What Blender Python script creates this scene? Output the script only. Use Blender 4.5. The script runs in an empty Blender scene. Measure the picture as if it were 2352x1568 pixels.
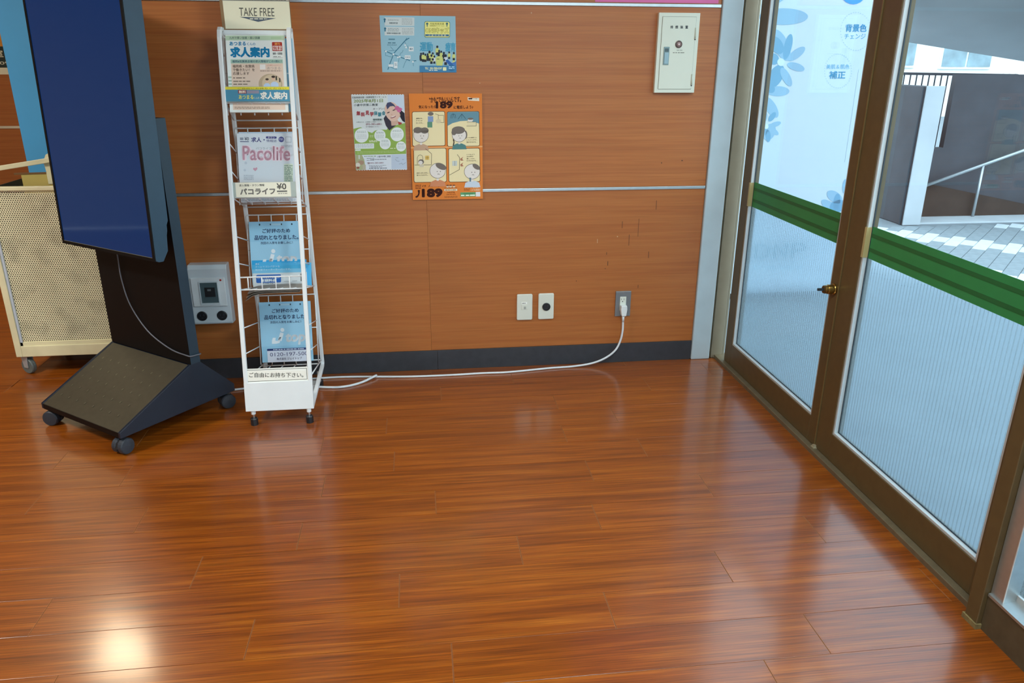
import bpy, math, random
import numpy as np
from mathutils import Vector, Matrix

random.seed(7)
R = math.radians
SC = bpy.context.scene
COL = SC.collection

# ------------------------------------------------------------------ camera
F_PX = 1767.08
PITCH, YAW, ROLL = 0.35051, 0.12324, 0.0046966
cam_d = bpy.data.cameras.new('camera')
cam_d.sensor_fit = 'HORIZONTAL'
cam_d.sensor_width = 36.0
cam_d.lens = F_PX / 2352 * 36.0
cam_d.clip_start = 0.05
cam_d.clip_end = 200
cam = bpy.data.objects.new('camera', cam_d)
COL.objects.link(cam)
_f = Vector((math.sin(YAW) * math.cos(PITCH), math.cos(YAW) * math.cos(PITCH), -math.sin(PITCH)))
_r = Vector((math.cos(YAW), -math.sin(YAW), 0))
_u = _r.cross(_f)
_a = _r * math.cos(ROLL) + _u * math.sin(ROLL)
_b = _u * math.cos(ROLL) - _r * math.sin(ROLL)
cam.matrix_world = Matrix(((_a.x, _b.x, -_f.x, 0.0), (_a.y, _b.y, -_f.y, -3.306), (_a.z, _b.z, -_f.z, 1.34), (0, 0, 0, 1)))
SC.camera = cam

# ------------------------------------------------------------------ sky, exposure
SKY = 3.4
w = bpy.data.worlds.new('overcast_sky')
SC.world = w
w.use_nodes = True
bg = w.node_tree.nodes['Background']
bg.inputs['Color'].default_value = (0.74, 0.90, 1.0, 1)
bg.inputs['Strength'].default_value = SKY
vs = SC.view_settings
vs.view_transform = 'Standard'
vs.look = 'None'
vs.gamma = 1.0
vs.exposure = 0.16
vs.use_curve_mapping = False
SC.cycles.max_bounces = 10
SC.cycles.diffuse_bounces = 5
SC.cycles.glossy_bounces = 4
SC.cycles.transparent_max_bounces = 24
SC.cycles.caustics_reflective = False
SC.cycles.caustics_refractive = True
SC.cycles.sample_clamp_indirect = 6.0
SC.cycles.use_denoising = True

# ceiling lamps: deep-end and near open-side ones inferred, the others added for light (their fittings are built with the ceiling)
LAMPS = [(-2.15, 1.48, 19, (1.0, 0.84, 0.58)), (-2.7, -1.7, 54, (1.0, 0.97, 0.90)),
         (0.75, -2.5, 30, (0.90, 0.99, 1.0)), (-2.7, -5.0, 16, (1.0, 0.97, 0.90)), (0.75, -5.2, 22, (0.90, 0.99, 1.0))]
CEIL = 2.70
for (lx, ly, lw, lc) in LAMPS:
    ld = bpy.data.lights.new('ceiling_lamp_light', 'AREA')
    ld.shape = 'SQUARE'
    ld.size = 0.46
    ld.energy = lw
    ld.color = lc
    lo = bpy.data.objects.new('ceiling_lamp_light', ld)
    lo.location = (lx, ly, CEIL - 0.03)
    COL.objects.link(lo)

# ------------------------------------------------------------------ helpers: colour and materials
def lin(h, k=1.0):
    h = h.lstrip('#')
    o = []
    for i in (0, 2, 4):
        c = int(h[i:i + 2], 16) / 255
        c = c / 12.92 if c <= 0.04045 else ((c + 0.055) / 1.055) ** 2.4
        o.append(min(1.0, c * k))
    return (*o, 1.0)

MATS = {}
def new_mat(name):
    m = bpy.data.materials.new(name)
    m.use_nodes = True
    nt = m.node_tree
    b = nt.nodes['Principled BSDF']
    return m, nt, b

def plain(name, hexc, rough=0.5, metal=0.0, spec=0.5, coat=0.0, k=1.0, vary=0.06, scale=14.0, bump=0.0):
    """principled material with a little noise in its colour and relief"""
    if name in MATS:
        return MATS[name]
    m, nt, b = new_mat(name)
    c = lin(hexc, k)
    b.inputs['Roughness'].default_value = rough
    b.inputs['Metallic'].default_value = metal
    b.inputs['Specular IOR Level'].default_value = spec
    b.inputs['Coat Weight'].default_value = coat
    b.inputs['Coat Roughness'].default_value = 0.12
    if vary > 0:
        tc = nt.nodes.new('ShaderNodeTexCoord')
        nz = nt.nodes.new('ShaderNodeTexNoise')
        nz.inputs['Scale'].default_value = scale
        nz.inputs['Detail'].default_value = 4
        nt.links.new(tc.outputs['Object'], nz.inputs['Vector'])
        rp = nt.nodes.new('ShaderNodeValToRGB')
        rp.color_ramp.elements[0].position = 0.3
        rp.color_ramp.elements[1].position = 0.7
        rp.color_ramp.elements[0].color = (*[x * (1 - vary) for x in c[:3]], 1)
        rp.color_ramp.elements[1].color = (*[min(1, x * (1 + vary)) for x in c[:3]], 1)
        nt.links.new(nz.outputs['Fac'], rp.inputs['Fac'])
        nt.links.new(rp.outputs['Color'], b.inputs['Base Color'])
        if bump > 0:
            bp = nt.nodes.new('ShaderNodeBump')
            bp.inputs['Strength'].default_value = bump
            bp.inputs['Distance'].default_value = 0.002
            nt.links.new(nz.outputs['Fac'], bp.inputs['Height'])
            nt.links.new(bp.outputs['Normal'], b.inputs['Normal'])
    else:
        b.inputs['Base Color'].default_value = c
    MATS[name] = m
    return m

PAPER_GAIN = 1.15
def ink(hexc):
    return plain('ink_' + hexc, hexc, rough=0.6, spec=0.25, k=PAPER_GAIN, vary=0)

def wood(name, dark, mid, light, sx, sy, rough, coat, per_object=0.0, streak=0.5, spec=0.5, axis='xz', coat_rough=0.1, bump=0.05):
    """grain running along local x; sx, sy: frequency along and across the grain"""
    m, nt, b = new_mat(name)
    L = nt.links.new
    tc = nt.nodes.new('ShaderNodeTexCoord')
    oi = nt.nodes.new('ShaderNodeObjectInfo')
    add = nt.nodes.new('ShaderNodeVectorMath')
    mul = nt.nodes.new('ShaderNodeVectorMath')
    mul.operation = 'SCALE'
    mul.inputs[0].default_value = (37.1, 11.3, 23.7)
    L(oi.outputs['Random'], mul.inputs['Scale'])
    L(tc.outputs['Object'], add.inputs[0])
    L(mul.outputs[0], add.inputs[1])
    mp = nt.nodes.new('ShaderNodeMapping')
    mp.inputs['Scale'].default_value = (sx, sy, sy)
    L(add.outputs[0], mp.inputs['Vector'])
    n1 = nt.nodes.new('ShaderNodeTexNoise')
    n1.inputs['Scale'].default_value = 1.0
    n1.inputs['Detail'].default_value = 6
    n1.inputs['Roughness'].default_value = 0.62
    n1.inputs['Distortion'].default_value = 0.6
    L(mp.outputs[0], n1.inputs['Vector'])
    mp2 = nt.nodes.new('ShaderNodeMapping')
    mp2.inputs['Scale'].default_value = (sx * 3.5, sy * 7, sy * 7)
    L(add.outputs[0], mp2.inputs['Vector'])
    n2 = nt.nodes.new('ShaderNodeTexNoise')
    n2.inputs['Scale'].default_value = 1.0
    n2.inputs['Detail'].default_value = 3
    L(mp2.outputs[0], n2.inputs['Vector'])
    r1 = nt.nodes.new('ShaderNodeValToRGB')
    e = r1.color_ramp.elements
    e[0].position = 0.28; e[0].color = lin(dark)
    e[1].position = 0.74; e[1].color = lin(light)
    x = e.new(0.5); x.color = lin(mid)
    L(n1.outputs['Fac'], r1.inputs['Fac'])
    r2 = nt.nodes.new('ShaderNodeMapRange')
    r2.inputs['From Min'].default_value = 0.32
    r2.inputs['From Max'].default_value = 0.62
    r2.inputs['To Min'].default_value = 1.0 - streak
    r2.inputs['To Max'].default_value = 1.0 + streak * 0.18
    L(n2.outputs['Fac'], r2.inputs['Value'])
    mx = nt.nodes.new('ShaderNodeMix'); mx.data_type = 'RGBA'; mx.blend_type = 'MULTIPLY'
    mx.inputs['Factor'].default_value = 1.0
    L(r1.outputs['Color'], mx.inputs['A'])
    L(r2.outputs['Result'], mx.inputs['B'])
    out = mx.outputs['Result']
    if per_object > 0:
        hv = nt.nodes.new('ShaderNodeHueSaturation')
        mr = nt.nodes.new('ShaderNodeMapRange')
        mr.inputs['To Min'].default_value = 1 - per_object
        mr.inputs['To Max'].default_value = 1 + per_object
        L(oi.outputs['Random'], mr.inputs['Value'])
        L(mr.outputs['Result'], hv.inputs['Value'])
        L(out, hv.inputs['Color'])
        out = hv.outputs['Color']
    L(out, b.inputs['Base Color'])
    b.inputs['Roughness'].default_value = rough
    b.inputs['Specular IOR Level'].default_value = spec
    b.inputs['Coat Weight'].default_value = coat
    b.inputs['Coat Roughness'].default_value = coat_rough
    b.inputs['Coat IOR'].default_value = 1.5
    bp = nt.nodes.new('ShaderNodeBump')
    bp.inputs['Strength'].default_value = bump
    bp.inputs['Distance'].default_value = 0.001
    L(n2.outputs['Fac'], bp.inputs['Height'])
    L(bp.outputs['Normal'], b.inputs['Normal'])
    MATS[name] = m
    return m

def glass(name, tint=(0.93, 0.97, 0.98), refl=1.0):
    """clear pane: straight through, with a fresnel reflection"""
    m, nt, b = new_mat(name)
    nt.nodes.remove(b)
    o = nt.nodes['Material Output']
    tr = nt.nodes.new('ShaderNodeBsdfTransparent'); tr.inputs['Color'].default_value = (*tint, 1)
    gl = nt.nodes.new('ShaderNodeBsdfGlossy'); gl.inputs['Roughness'].default_value = 0.01
    gl.inputs['Color'].default_value = (refl, refl, refl, 1)
    lw = nt.nodes.new('ShaderNodeLayerWeight'); lw.inputs['Blend'].default_value = 0.5
    pw = nt.nodes.new('ShaderNodeMath'); pw.operation = 'POWER'; pw.inputs[1].default_value = 5.0
    ma = nt.nodes.new('ShaderNodeMath'); ma.operation = 'MULTIPLY_ADD'; ma.inputs[1].default_value = 0.9; ma.inputs[2].default_value = 0.025
    nt.links.new(lw.outputs['Facing'], pw.inputs[0]); nt.links.new(pw.outputs[0], ma.inputs[0])
    mx = nt.nodes.new('ShaderNodeMixShader')
    nt.links.new(ma.outputs[0], mx.inputs[0]); nt.links.new(tr.outputs[0], mx.inputs[1]); nt.links.new(gl.outputs[0], mx.inputs[2])
    nt.links.new(mx.outputs[0], o.inputs['Surface'])
    MATS[name] = m
    return m

def stripe_film(name, pitch, clear):
    """frosted film with narrow clear lines running up it (object y across the lines)"""
    m, nt, b = new_mat(name)
    L = nt.links.new
    nt.nodes.remove(b)
    o = nt.nodes['Material Output']
    tc = nt.nodes.new('ShaderNodeTexCoord')
    sp = nt.nodes.new('ShaderNodeSeparateXYZ')
    L(tc.outputs['Object'], sp.inputs[0])
    def mth(op, a, bv=None):
        n = nt.nodes.new('ShaderNodeMath'); n.operation = op
        if hasattr(a, 'links'): L(a, n.inputs[0])
        else: n.inputs[0].default_value = a
        if bv is not None:
            if hasattr(bv, 'links'): L(bv, n.inputs[1])
            else: n.inputs[1].default_value = bv
        return n.outputs[0]
    fr = mth('FRACT', mth('DIVIDE', sp.outputs['Y'], pitch))
    isclear = mth('LESS_THAN', fr, clear)
    fac = mth('MULTIPLY', isclear, 0.66)
    fac = mth('ADD', fac, 0.02)
    tl = nt.nodes.new('ShaderNodeBsdfTranslucent'); tl.inputs['Color'].default_value = (0.50, 0.62, 0.70, 1)
    df = nt.nodes.new('ShaderNodeBsdfDiffuse'); df.inputs['Color'].default_value = (0.50, 0.60, 0.66, 1)
    rf = nt.nodes.new('ShaderNodeBsdfRefraction'); rf.inputs['Color'].default_value = (0.90, 0.96, 1.0, 1)
    rf.inputs['IOR'].default_value = 1.33; rf.inputs['Roughness'].default_value = 0.20
    m0 = nt.nodes.new('ShaderNodeMixShader'); m0.inputs[0].default_value = 0.30
    L(tl.outputs[0], m0.inputs[1]); L(df.outputs[0], m0.inputs[2])
    m1 = nt.nodes.new('ShaderNodeMixShader'); m1.inputs[0].default_value = 0.80
    L(m0.outputs[0], m1.inputs[1]); L(rf.outputs[0], m1.inputs[2])
    tr = nt.nodes.new('ShaderNodeBsdfTransparent'); tr.inputs['Color'].default_value = (0.9, 0.95, 0.97, 1)
    m2 = nt.nodes.new('ShaderNodeMixShader')
    L(fac, m2.inputs[0]); L(m1.outputs[0], m2.inputs[1]); L(tr.outputs[0], m2.inputs[2])
    L(m2.outputs[0], o.inputs['Surface'])
    MATS[name] = m
    return m

def perforated(name, hexc, pitch, rad):
    """sheet metal with round holes in a staggered pattern (object x, z)"""
    m, nt, b = new_mat(name)
    L = nt.links.new
    o = nt.nodes['Material Output']
    tc = nt.nodes.new('ShaderNodeTexCoord')
    sp = nt.nodes.new('ShaderNodeSeparateXYZ')
    L(tc.outputs['Object'], sp.inputs[0])
    def mth(op, a, bv=None):
        n = nt.nodes.new('ShaderNodeMath'); n.operation = op
        for i, q in enumerate((a, bv)):
            if q is None: continue
            if hasattr(q, 'links'): L(q, n.inputs[i])
            else: n.inputs[i].default_value = q
        return n.outputs[0]
    row = pitch * 0.866 * 2
    def grid(ox, oz):
        fx = mth('MULTIPLY', mth('SUBTRACT', mth('FRACT', mth('ADD', mth('DIVIDE', sp.outputs['X'], pitch), ox)), 0.5), pitch)
        fz = mth('MULTIPLY', mth('SUBTRACT', mth('FRACT', mth('ADD', mth('DIVIDE', sp.outputs['Z'], row), oz)), 0.5), row)
        d = mth('SQRT', mth('ADD', mth('MULTIPLY', fx, fx), mth('MULTIPLY', fz, fz)))
        return mth('LESS_THAN', d, rad)
    hole = mth('MAXIMUM', grid(0, 0), grid(0.5, 0.5))
    nz = nt.nodes.new('ShaderNodeTexNoise'); nz.inputs['Scale'].default_value = 11; nz.inputs['Detail'].default_value = 6
    L(tc.outputs['Object'], nz.inputs['Vector'])
    rp = nt.nodes.new('ShaderNodeValToRGB')
    rp.color_ramp.elements[0].position = 0.30; rp.color_ramp.elements[0].color = lin(hexc, 0.74)
    rp.color_ramp.elements[1].position = 0.5; rp.color_ramp.elements[1].color = lin(hexc)
    L(nz.outputs['Fac'], rp.inputs['Fac']); L(rp.outputs['Color'], b.inputs['Base Color'])
    b.inputs['Roughness'].default_value = 0.5
    tr = nt.nodes.new('ShaderNodeBsdfTransparent')
    mx = nt.nodes.new('ShaderNodeMixShader')
    L(hole, mx.inputs[0]); L(b.outputs[0], mx.inputs[1]); L(tr.outputs[0], mx.inputs[2])
    L(mx.outputs[0], o.inputs['Surface'])
    MATS[name] = m
    return m

def emitter(name, hexc, strength, base='#05070a', rough=0.08):
    m, nt, b = new_mat(name)
    b.inputs['Base Color'].default_value = lin(base)
    b.inputs['Roughness'].default_value = rough
    b.inputs['Specular IOR Level'].default_value = 0.3
    b.inputs['Emission Color'].default_value = lin(hexc)
    b.inputs['Emission Strength'].default_value = strength
    MATS[name] = m
    return m

# ------------------------------------------------------------------ helpers: meshes
class MB:
    def __init__(self):
        self.v, self.f, self.mi = [], [], []
    def add(self, vs_, fs_, mi=0):
        n = len(self.v)
        self.v += [tuple(p) for p in vs_]
        self.f += [tuple(n + i for i in f) for f in fs_]
        self.mi += [mi] * len(fs_)
        return self
    def box(self, x0, x1, y0, y1, z0, z1, mi=0):
        x0, x1 = min(x0, x1), max(x0, x1); y0, y1 = min(y0, y1), max(y0, y1); z0, z1 = min(z0, z1), max(z0, z1)
        v = [(x0, y0, z0), (x1, y0, z0), (x1, y1, z0), (x0, y1, z0), (x0, y0, z1), (x1, y0, z1), (x1, y1, z1), (x0, y1, z1)]
        return self.add(v, [(0, 3, 2, 1), (4, 5, 6, 7), (0, 1, 5, 4), (1, 2, 6, 5), (2, 3, 7, 6), (3, 0, 4, 7)], mi)
    def prism(self, pts, axis, a, b, mi=0):
        """polygon in the two other axes (cyclic order) pushed out along axis from a to b"""
        def P(p, t):
            if axis == 'x': return (t, p[0], p[1])
            if axis == 'y': return (p[0], t, p[1])
            return (p[0], p[1], t)
        n = len(pts)
        v = [P(p, a) for p in pts] + [P(p, b) for p in pts]
        f = [tuple(range(n)), tuple(reversed(range(n, 2 * n)))] + [(i, n + i, n + (i + 1) % n, (i + 1) % n) for i in range(n)]
        return self.add(v, f, mi)
    def bar(self, p0, p1, wx, wy, up=(0, 0, 1), mi=0):
        """square bar from p0 to p1"""
        p0, p1 = Vector(p0), Vector(p1)
        d = (p1 - p0).normalized()
        s = d.cross(Vector(up))
        if s.length < 1e-4: s = d.cross(Vector((1, 0, 0)))
        s.normalize(); t = s.cross(d).normalized()
        v = []
        for p in (p0, p1):
            for (a, b) in ((-1, -1), (1, -1), (1, 1), (-1, 1)):
                v.append(p + s * a * wx / 2 + t * b * wy / 2)
        return self.add(v, [(0, 1, 2, 3), (7, 6, 5, 4), (0, 4, 5, 1), (1, 5, 6, 2), (2, 6, 7, 3), (3, 7, 4, 0)], mi)
    def tube(self, pts, r, n=8, mi=0, caps=True, flat=1.0):
        pts = [Vector(p) for p in pts]
        rings = []
        prev = None
        for i, p in enumerate(pts):
            d = (pts[min(i + 1, len(pts) - 1)] - pts[max(i - 1, 0)]).normalized()
            ref = prev if prev is not None else (Vector((0, 0, 1)) if abs(d.z) < 0.9 else Vector((1, 0, 0)))
            s = (ref - d * ref.dot(d)).normalized()
            prev = s
            t = d.cross(s)
            rr = r[i] if isinstance(r, (list, tuple)) else r
            rings.append([p + s * math.cos(2 * math.pi * k / n) * rr + t * math.sin(2 * math.pi * k / n) * rr * flat for k in range(n)])
        v = [q for rg in rings for q in rg]
        f = []
        for i in range(len(pts) - 1):
            for k in range(n):
                f.append((i * n + k, i * n + (k + 1) % n, (i + 1) * n + (k + 1) % n, (i + 1) * n + k))
        if caps:
            f.append(tuple(reversed(range(n)))); f.append(tuple(range((len(pts) - 1) * n, len(pts) * n)))
        return self.add(v, f, mi)
    def lathe(self, prof, p0, axis, n=20, mi=0):
        """profile of (radius, distance along axis) turned about axis through p0"""
        p0 = Vector(p0); d = Vector(axis).normalized()
        s = d.orthogonal().normalized(); t = d.cross(s)
        v = []
        for (r, h) in prof:
            for k in range(n):
                a = 2 * math.pi * k / n
                v.append(p0 + d * h + s * math.cos(a) * r + t * math.sin(a) * r)
        f = []
        for i in range(len(prof) - 1):
            for k in range(n):
                f.append((i * n + k, i * n + (k + 1) % n, (i + 1) * n + (k + 1) % n, (i + 1) * n + k))
        f.append(tuple(reversed(range(n)))); f.append(tuple(range((len(prof) - 1) * n, len(prof) * n)))
        return self.add(v, f, mi)
    def build(self, name, mat, parent=None, smooth=False, bevel=0.0, seg=2, loc=None):
        me = bpy.data.meshes.new(name)
        me.from_pydata([tuple(p) for p in self.v], [], self.f)
        ms = mat if isinstance(mat, (list, tuple)) else [mat]
        for q in ms: me.materials.append(q)
        for p, i in zip(me.polygons, self.mi):
            p.material_index = i
            p.use_smooth = smooth
        me.update()
        # outward normals
        import bmesh
        bm = bmesh.new(); bm.from_mesh(me)
        bmesh.ops.recalc_face_normals(bm, faces=bm.faces)
        bm.to_mesh(me); bm.free()
        o = bpy.data.objects.new(name, me)
        COL.objects.link(o)
        if parent is not None: o.parent = parent
        if loc is not None: o.location = loc
        if bevel > 0:
            md = o.modifiers.new('soft_edge', 'BEVEL')
            md.width = bevel; md.segments = seg; md.limit_method = 'ANGLE'; md.angle_limit = R(40)
        return o

def tag(o, label=None, cat=None, group=None, kind=None):
    if label: o['label'] = label
    if cat: o['category'] = cat
    if group: o['group'] = group
    if kind: o['kind'] = kind
    return o

def thing(name, label=None, cat=None, loc=(0, 0, 0), rot=(0, 0, 0), group=None, kind=None, parent=None):
    o = bpy.data.objects.new(name, None)
    o.empty_display_size = 0.05
    COL.objects.link(o)
    o.location = loc
    o.rotation_euler = rot
    if parent is not None: o.parent = parent
    return tag(o, label, cat, group, kind)

def copy_tree(o, parent=None):
    c = o.copy(); COL.objects.link(c)
    if parent is not None: c.parent = parent
    for ch in list(o.children):
        copy_tree(ch, c)
    return c

def smoothline(pts, n=8):
    """Catmull-Rom through the points"""
    P = [Vector(p) for p in pts]
    P = [P[0] * 2 - P[1]] + P + [P[-1] * 2 - P[-2]]
    out = []
    for i in range(1, len(P) - 2):
        a, b, c, d = P[i - 1], P[i], P[i + 1], P[i + 2]
        for k in range(n):
            t = k / n
            out.append(0.5 * ((2 * b) + (c - a) * t + (2 * a - 5 * b + 4 * c - d) * t * t + (3 * b - a - 3 * c + d) * t ** 3))
    out.append(P[-2])
    return out

# ------------------------------------------------------------------ helpers: print on paper
_txt = {}
def text_mesh(s, bold):
    k = (s, bold)
    if k not in _txt:
        c = bpy.data.curves.new('lettering', 'FONT')
        c.body = s; c.resolution_u = 3; c.offset = 0.0; c.fill_mode = 'FRONT'
        o = bpy.data.objects.new('lettering', c)
        COL.objects.link(o)
        bpy.context.view_layer.update()
        dg = bpy.context.evaluated_depsgraph_get()
        me = bpy.data.meshes.new_from_object(o.evaluated_get(dg))
        V = [(v.co.x, v.co.y) for v in me.vertices]
        Fc = [tuple(p.vertices) for p in me.polygons]
        bpy.data.objects.remove(o); bpy.data.curves.remove(c); bpy.data.meshes.remove(me)
        _txt[k] = (V, Fc)
    return _txt[k]

class Print:
    """flat printing on a sheet: w x h metres, local x right, z up, printed face towards -y.
    Shapes are given on a sketch grid whose corner points are quad (TL, TR, BR, BL)."""
    STEP = 0.00022
    def __init__(self, parent, quad, w_, h_, y0=0.0):
        self.parent, self.w, self.h, self.y0 = parent, w_, h_, y0
        dst = [(0, h_), (w_, h_), (w_, 0), (0, 0)]
        A, B = [], []
        for (x, y), (X, Y) in zip(quad, dst):
            A.append([x, y, 1, 0, 0, 0, -X * x, -X * y]); B.append(X)
            A.append([0, 0, 0, x, y, 1, -Y * x, -Y * y]); B.append(Y)
        self.H = np.append(np.linalg.solve(np.array(A, float), np.array(B, float)), 1).reshape(3, 3)
        self.parts = {}
        self.n = 0
        self.part = 'picture'
    def m(self, x, y):
        q = self.H @ np.array([x, y, 1.0])
        return q[0] / q[2], q[1] / q[2]
    def raw(self, pts, faces, col, layer):
        d = self.parts.setdefault(self.part, {'v': [], 'f': [], 'mi': [], 'mats': []})
        self.n += 1
        layer += self.n * 0.0010
        mt = ink(col)
        if mt not in d['mats']: d['mats'].append(mt)
        i = d['mats'].index(mt); n = len(d['v'])
        for (x, y) in pts:
            X, Z = self.m(x, y)
            X = min(max(X, 0), self.w); Z = min(max(Z, 0), self.h)
            d['v'].append((X, self.y0 - self.STEP * layer, Z))
        d['f'] += [tuple(n + k for k in f) for f in faces]
        d['mi'] += [i] * len(faces)
    def poly(self, pts, col, layer=1):
        self.raw(pts, [tuple(range(len(pts)))], col, layer)
    def rect(self, x0, y0, x1, y1, col, layer=1):
        self.poly([(x0, y0), (x1, y0), (x1, y1), (x0, y1)], col, layer)
    def rrect(self, x0, y0, x1, y1, r, col, layer=1):
        pts = []
        for cx, cy, a0 in ((x1 - r, y0 + r, -90), (x1 - r, y1 - r, 0), (x0 + r, y1 - r, 90), (x0 + r, y0 + r, 180)):
            for k in range(5):
                a = R(a0 + k * 22.5)
                pts.append((cx + r * math.cos(a), cy + r * math.sin(a)))
        self.poly(pts, col, layer)
    def ell(self, cx, cy, rx, ry, col, layer=1, rot=0, n=24, a0=0, a1=360):
        pts = []
        for k in range(n):
            a = R(a0 + (a1 - a0) * k / (n if a1 - a0 >= 360 else n - 1))
            x, y = rx * math.cos(a), ry * math.sin(a)
            c, s = math.cos(R(rot)), math.sin(R(rot))
            pts.append((cx + x * c - y * s, cy + x * s + y * c))
        self.poly(pts, col, layer)
    def line(self, pts, wd, col, layer=1):
        for (a, b) in zip(pts[:-1], pts[1:]):
            dx, dy = b[0] - a[0], b[1] - a[1]
            L = math.hypot(dx, dy) or 1
            nx, ny = -dy / L * wd / 2, dx / L * wd / 2
            self.poly([(a[0] + nx, a[1] + ny), (b[0] + nx, b[1] + ny), (b[0] - nx, b[1] - ny), (a[0] - nx, a[1] - ny)], col, layer)
    def text(self, s, x0, y0, x1, y1, col, layer=2, bold=0.0, slant=0.0, part=None):
        """lettering fitted into the box x0..x1, y0 (top)..y1 (bottom)"""
        V, Fc = text_mesh(s, 0)
        if not V: return
        if bold < 0: bold = 0
        er = bold * 1.1                      # stroke weight added, in em
        hx = er * abs(y1 - y0); 
        x0, x1, y0, y1 = x0 + hx, x1 - hx, y0 + hx, y1 - hx
        nst = 1 if er < 0.012 else (5 if er < 0.035 else 9)
        ax = min(p[0] for p in V); bx = max(p[0] for p in V); ay = min(p[1] for p in V); by = max(p[1] for p in V)
        pts = []
        for (x, y) in V:
            u = (x - ax) / (bx - ax + 1e-9); t = (y - ay) / (by - ay + 1e-9)
            pts.append((x0 + (x1 - x0) * u + slant * (y1 - y0) * t, y1 + (y0 - y1) * t))
        old = self.part; self.part = part or 'lettering'
        for k in range(nst):
            if k == 0: q = pts
            else:
                a = 2 * math.pi * (k - 0.5) / (nst - 1)
                q = [(x + hx * math.cos(a), y + hx * math.sin(a)) for (x, y) in pts]
            self.raw(q, Fc, col, layer)
        self.part = old
    def fine(self, x0, x1, ys, hgt, col, layer=2, seed=1):
        """rows of unreadably small print"""
        rd = random.Random(seed)
        old = self.part; self.part = 'lettering'
        for y in ys:
            x = x0
            while x < x1:
                L = hgt * rd.uniform(1.5, 5)
                if x + L > x1: L = x1 - x
                self.rect(x, y, x + L, y + hgt, col, layer)
                x += L + hgt * rd.uniform(0.4, 1.2)
        self.part = old
    def done(self):
        out = {}
        for nm, d in self.parts.items():
            me = bpy.data.meshes.new(nm)
            me.from_pydata(d['v'], [], d['f'])
            for q in d['mats']: me.materials.append(q)
            for p, i in zip(me.polygons, d['mi']): p.material_index = i
            me.update()
            o = bpy.data.objects.new(nm, me); COL.objects.link(o); o.parent = self.parent
            o['kind'] = 'stuff'
            out[nm] = o
        return out

# ================================================================== materials of the place
FLOOR = wood('vinyl_plank', '#723507', '#91480a', '#ac6017', 1.5, 44, 0.34, 0.85, per_object=0.06, streak=0.42, coat_rough=0.16, bump=0.02)
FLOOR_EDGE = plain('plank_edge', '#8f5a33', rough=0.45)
WALLW = wood('wall_veneer', '#a35c2a', '#ad6731', '#b57038', 1.2, 60, 0.42, 0.05, per_object=0.03, streak=0.16, bump=0.03)
BASEB = plain('baseboard_vinyl', '#33353a', rough=0.5, vary=0.15, scale=30)
ALU = plain('aluminium', '#c3cbcd', rough=0.36, metal=0.85, vary=0.05, scale=40)
ALU_PAINT = plain('grey_jamb_paint', '#b4c8d0', rough=0.5, metal=0.0, vary=0.05, scale=9)
BRONZE = plain('bronze_door_frame', '#5f5033', rough=0.42, metal=0.1, vary=0.08, scale=30)
BRONZE_LT = plain('bronze_sill', '#7a7058', rough=0.5, metal=0.4, vary=0.12, scale=30)
BEAD = plain('grey_glazing_bead', '#b9c3c5', rough=0.45)
GASKET = plain('dark_gasket', '#2b3a44', rough=0.6, vary=0)
GLASS = glass('clear_glass')
FILM = stripe_film('striped_frosted_film', 0.0145, 0.26)
GREEN = plain('green_tape', '#2b8a4e', rough=0.5, k=1.0, vary=0.05)
GREEN_D = plain('dark_green_tape', '#1c6636', rough=0.5, k=1.0, vary=0.05)
TAPE_BACK = plain('tape_edge_beige', '#b3a878', rough=0.5)
PLASTER = plain('ceiling_board', '#a49f92', rough=0.8)
CREAM = plain('cream_wall_paint', '#c9bfa8', rough=0.7)
CONC_D = plain('dark_concrete', '#43474e', rough=0.85, vary=0.18, scale=3.0, bump=0.3)
CONC_L = plain('light_concrete', '#b4bcc2', rough=0.8, vary=0.06, scale=5.0)
SOIL = plain('brown_soil_wall', '#382e28', rough=0.9, vary=0.2, scale=8)
WHITE_FAC = plain('white_facade', '#f4f4f0', rough=0.7, vary=0.02)
STEEL = plain('galvanised_steel', '#b8c0c4', rough=0.4, metal=0.6)

# ================================================================== floor with its planks
floor = MB().box(-6.2, 1.40, -7.2, 3.7, -0.03, -0.0035).build('floor', FLOOR)
tag(floor, kind='structure')
PW, PL_ = 0.1437, 0.907
ROWS = {0: 0.07, 1: -0.365, 2: -0.151, 3: -0.383, 4: -0.116, 5: 0.56, 6: 0.0225, 7: -0.387, 8: -0.648, 9: -0.087, 10: -0.45}
_pm = {}
def plank_mesh(L, W):
    k = (round(L, 3), round(W, 3))
    if k not in _pm:
        g, bv = 0.0004, 0.0013
        a, b = L / 2 - g, W / 2 - g
        v = [(-a, -b, -0.003), (a, -b, -0.003), (a, b, -0.003), (-a, b, -0.003),
             (-a, -b, -0.0003), (a, -b, -0.0003), (a, b, -0.0003), (-a, b, -0.0003),
             (-a + bv, -b + bv * .5, 0), (a - bv, -b + bv * .5, 0), (a - bv, b - bv * .5, 0), (-a + bv, b - bv * .5, 0)]
        f = [(8, 9, 10, 11)] + [(4 + i, 4 + (i + 1) % 4, 8 + (i + 1) % 4, 8 + i) for i in range(4)] + [(i, (i + 1) % 4, 4 + (i + 1) % 4, 4 + i) for i in range(4)]
        me = bpy.data.meshes.new('plank')
        me.from_pydata(v, [], f)
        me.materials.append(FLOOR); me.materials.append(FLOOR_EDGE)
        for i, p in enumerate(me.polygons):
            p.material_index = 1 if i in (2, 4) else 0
        me.update()
        _pm[k] = me
    return _pm[k]
n_plank = 0
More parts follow.
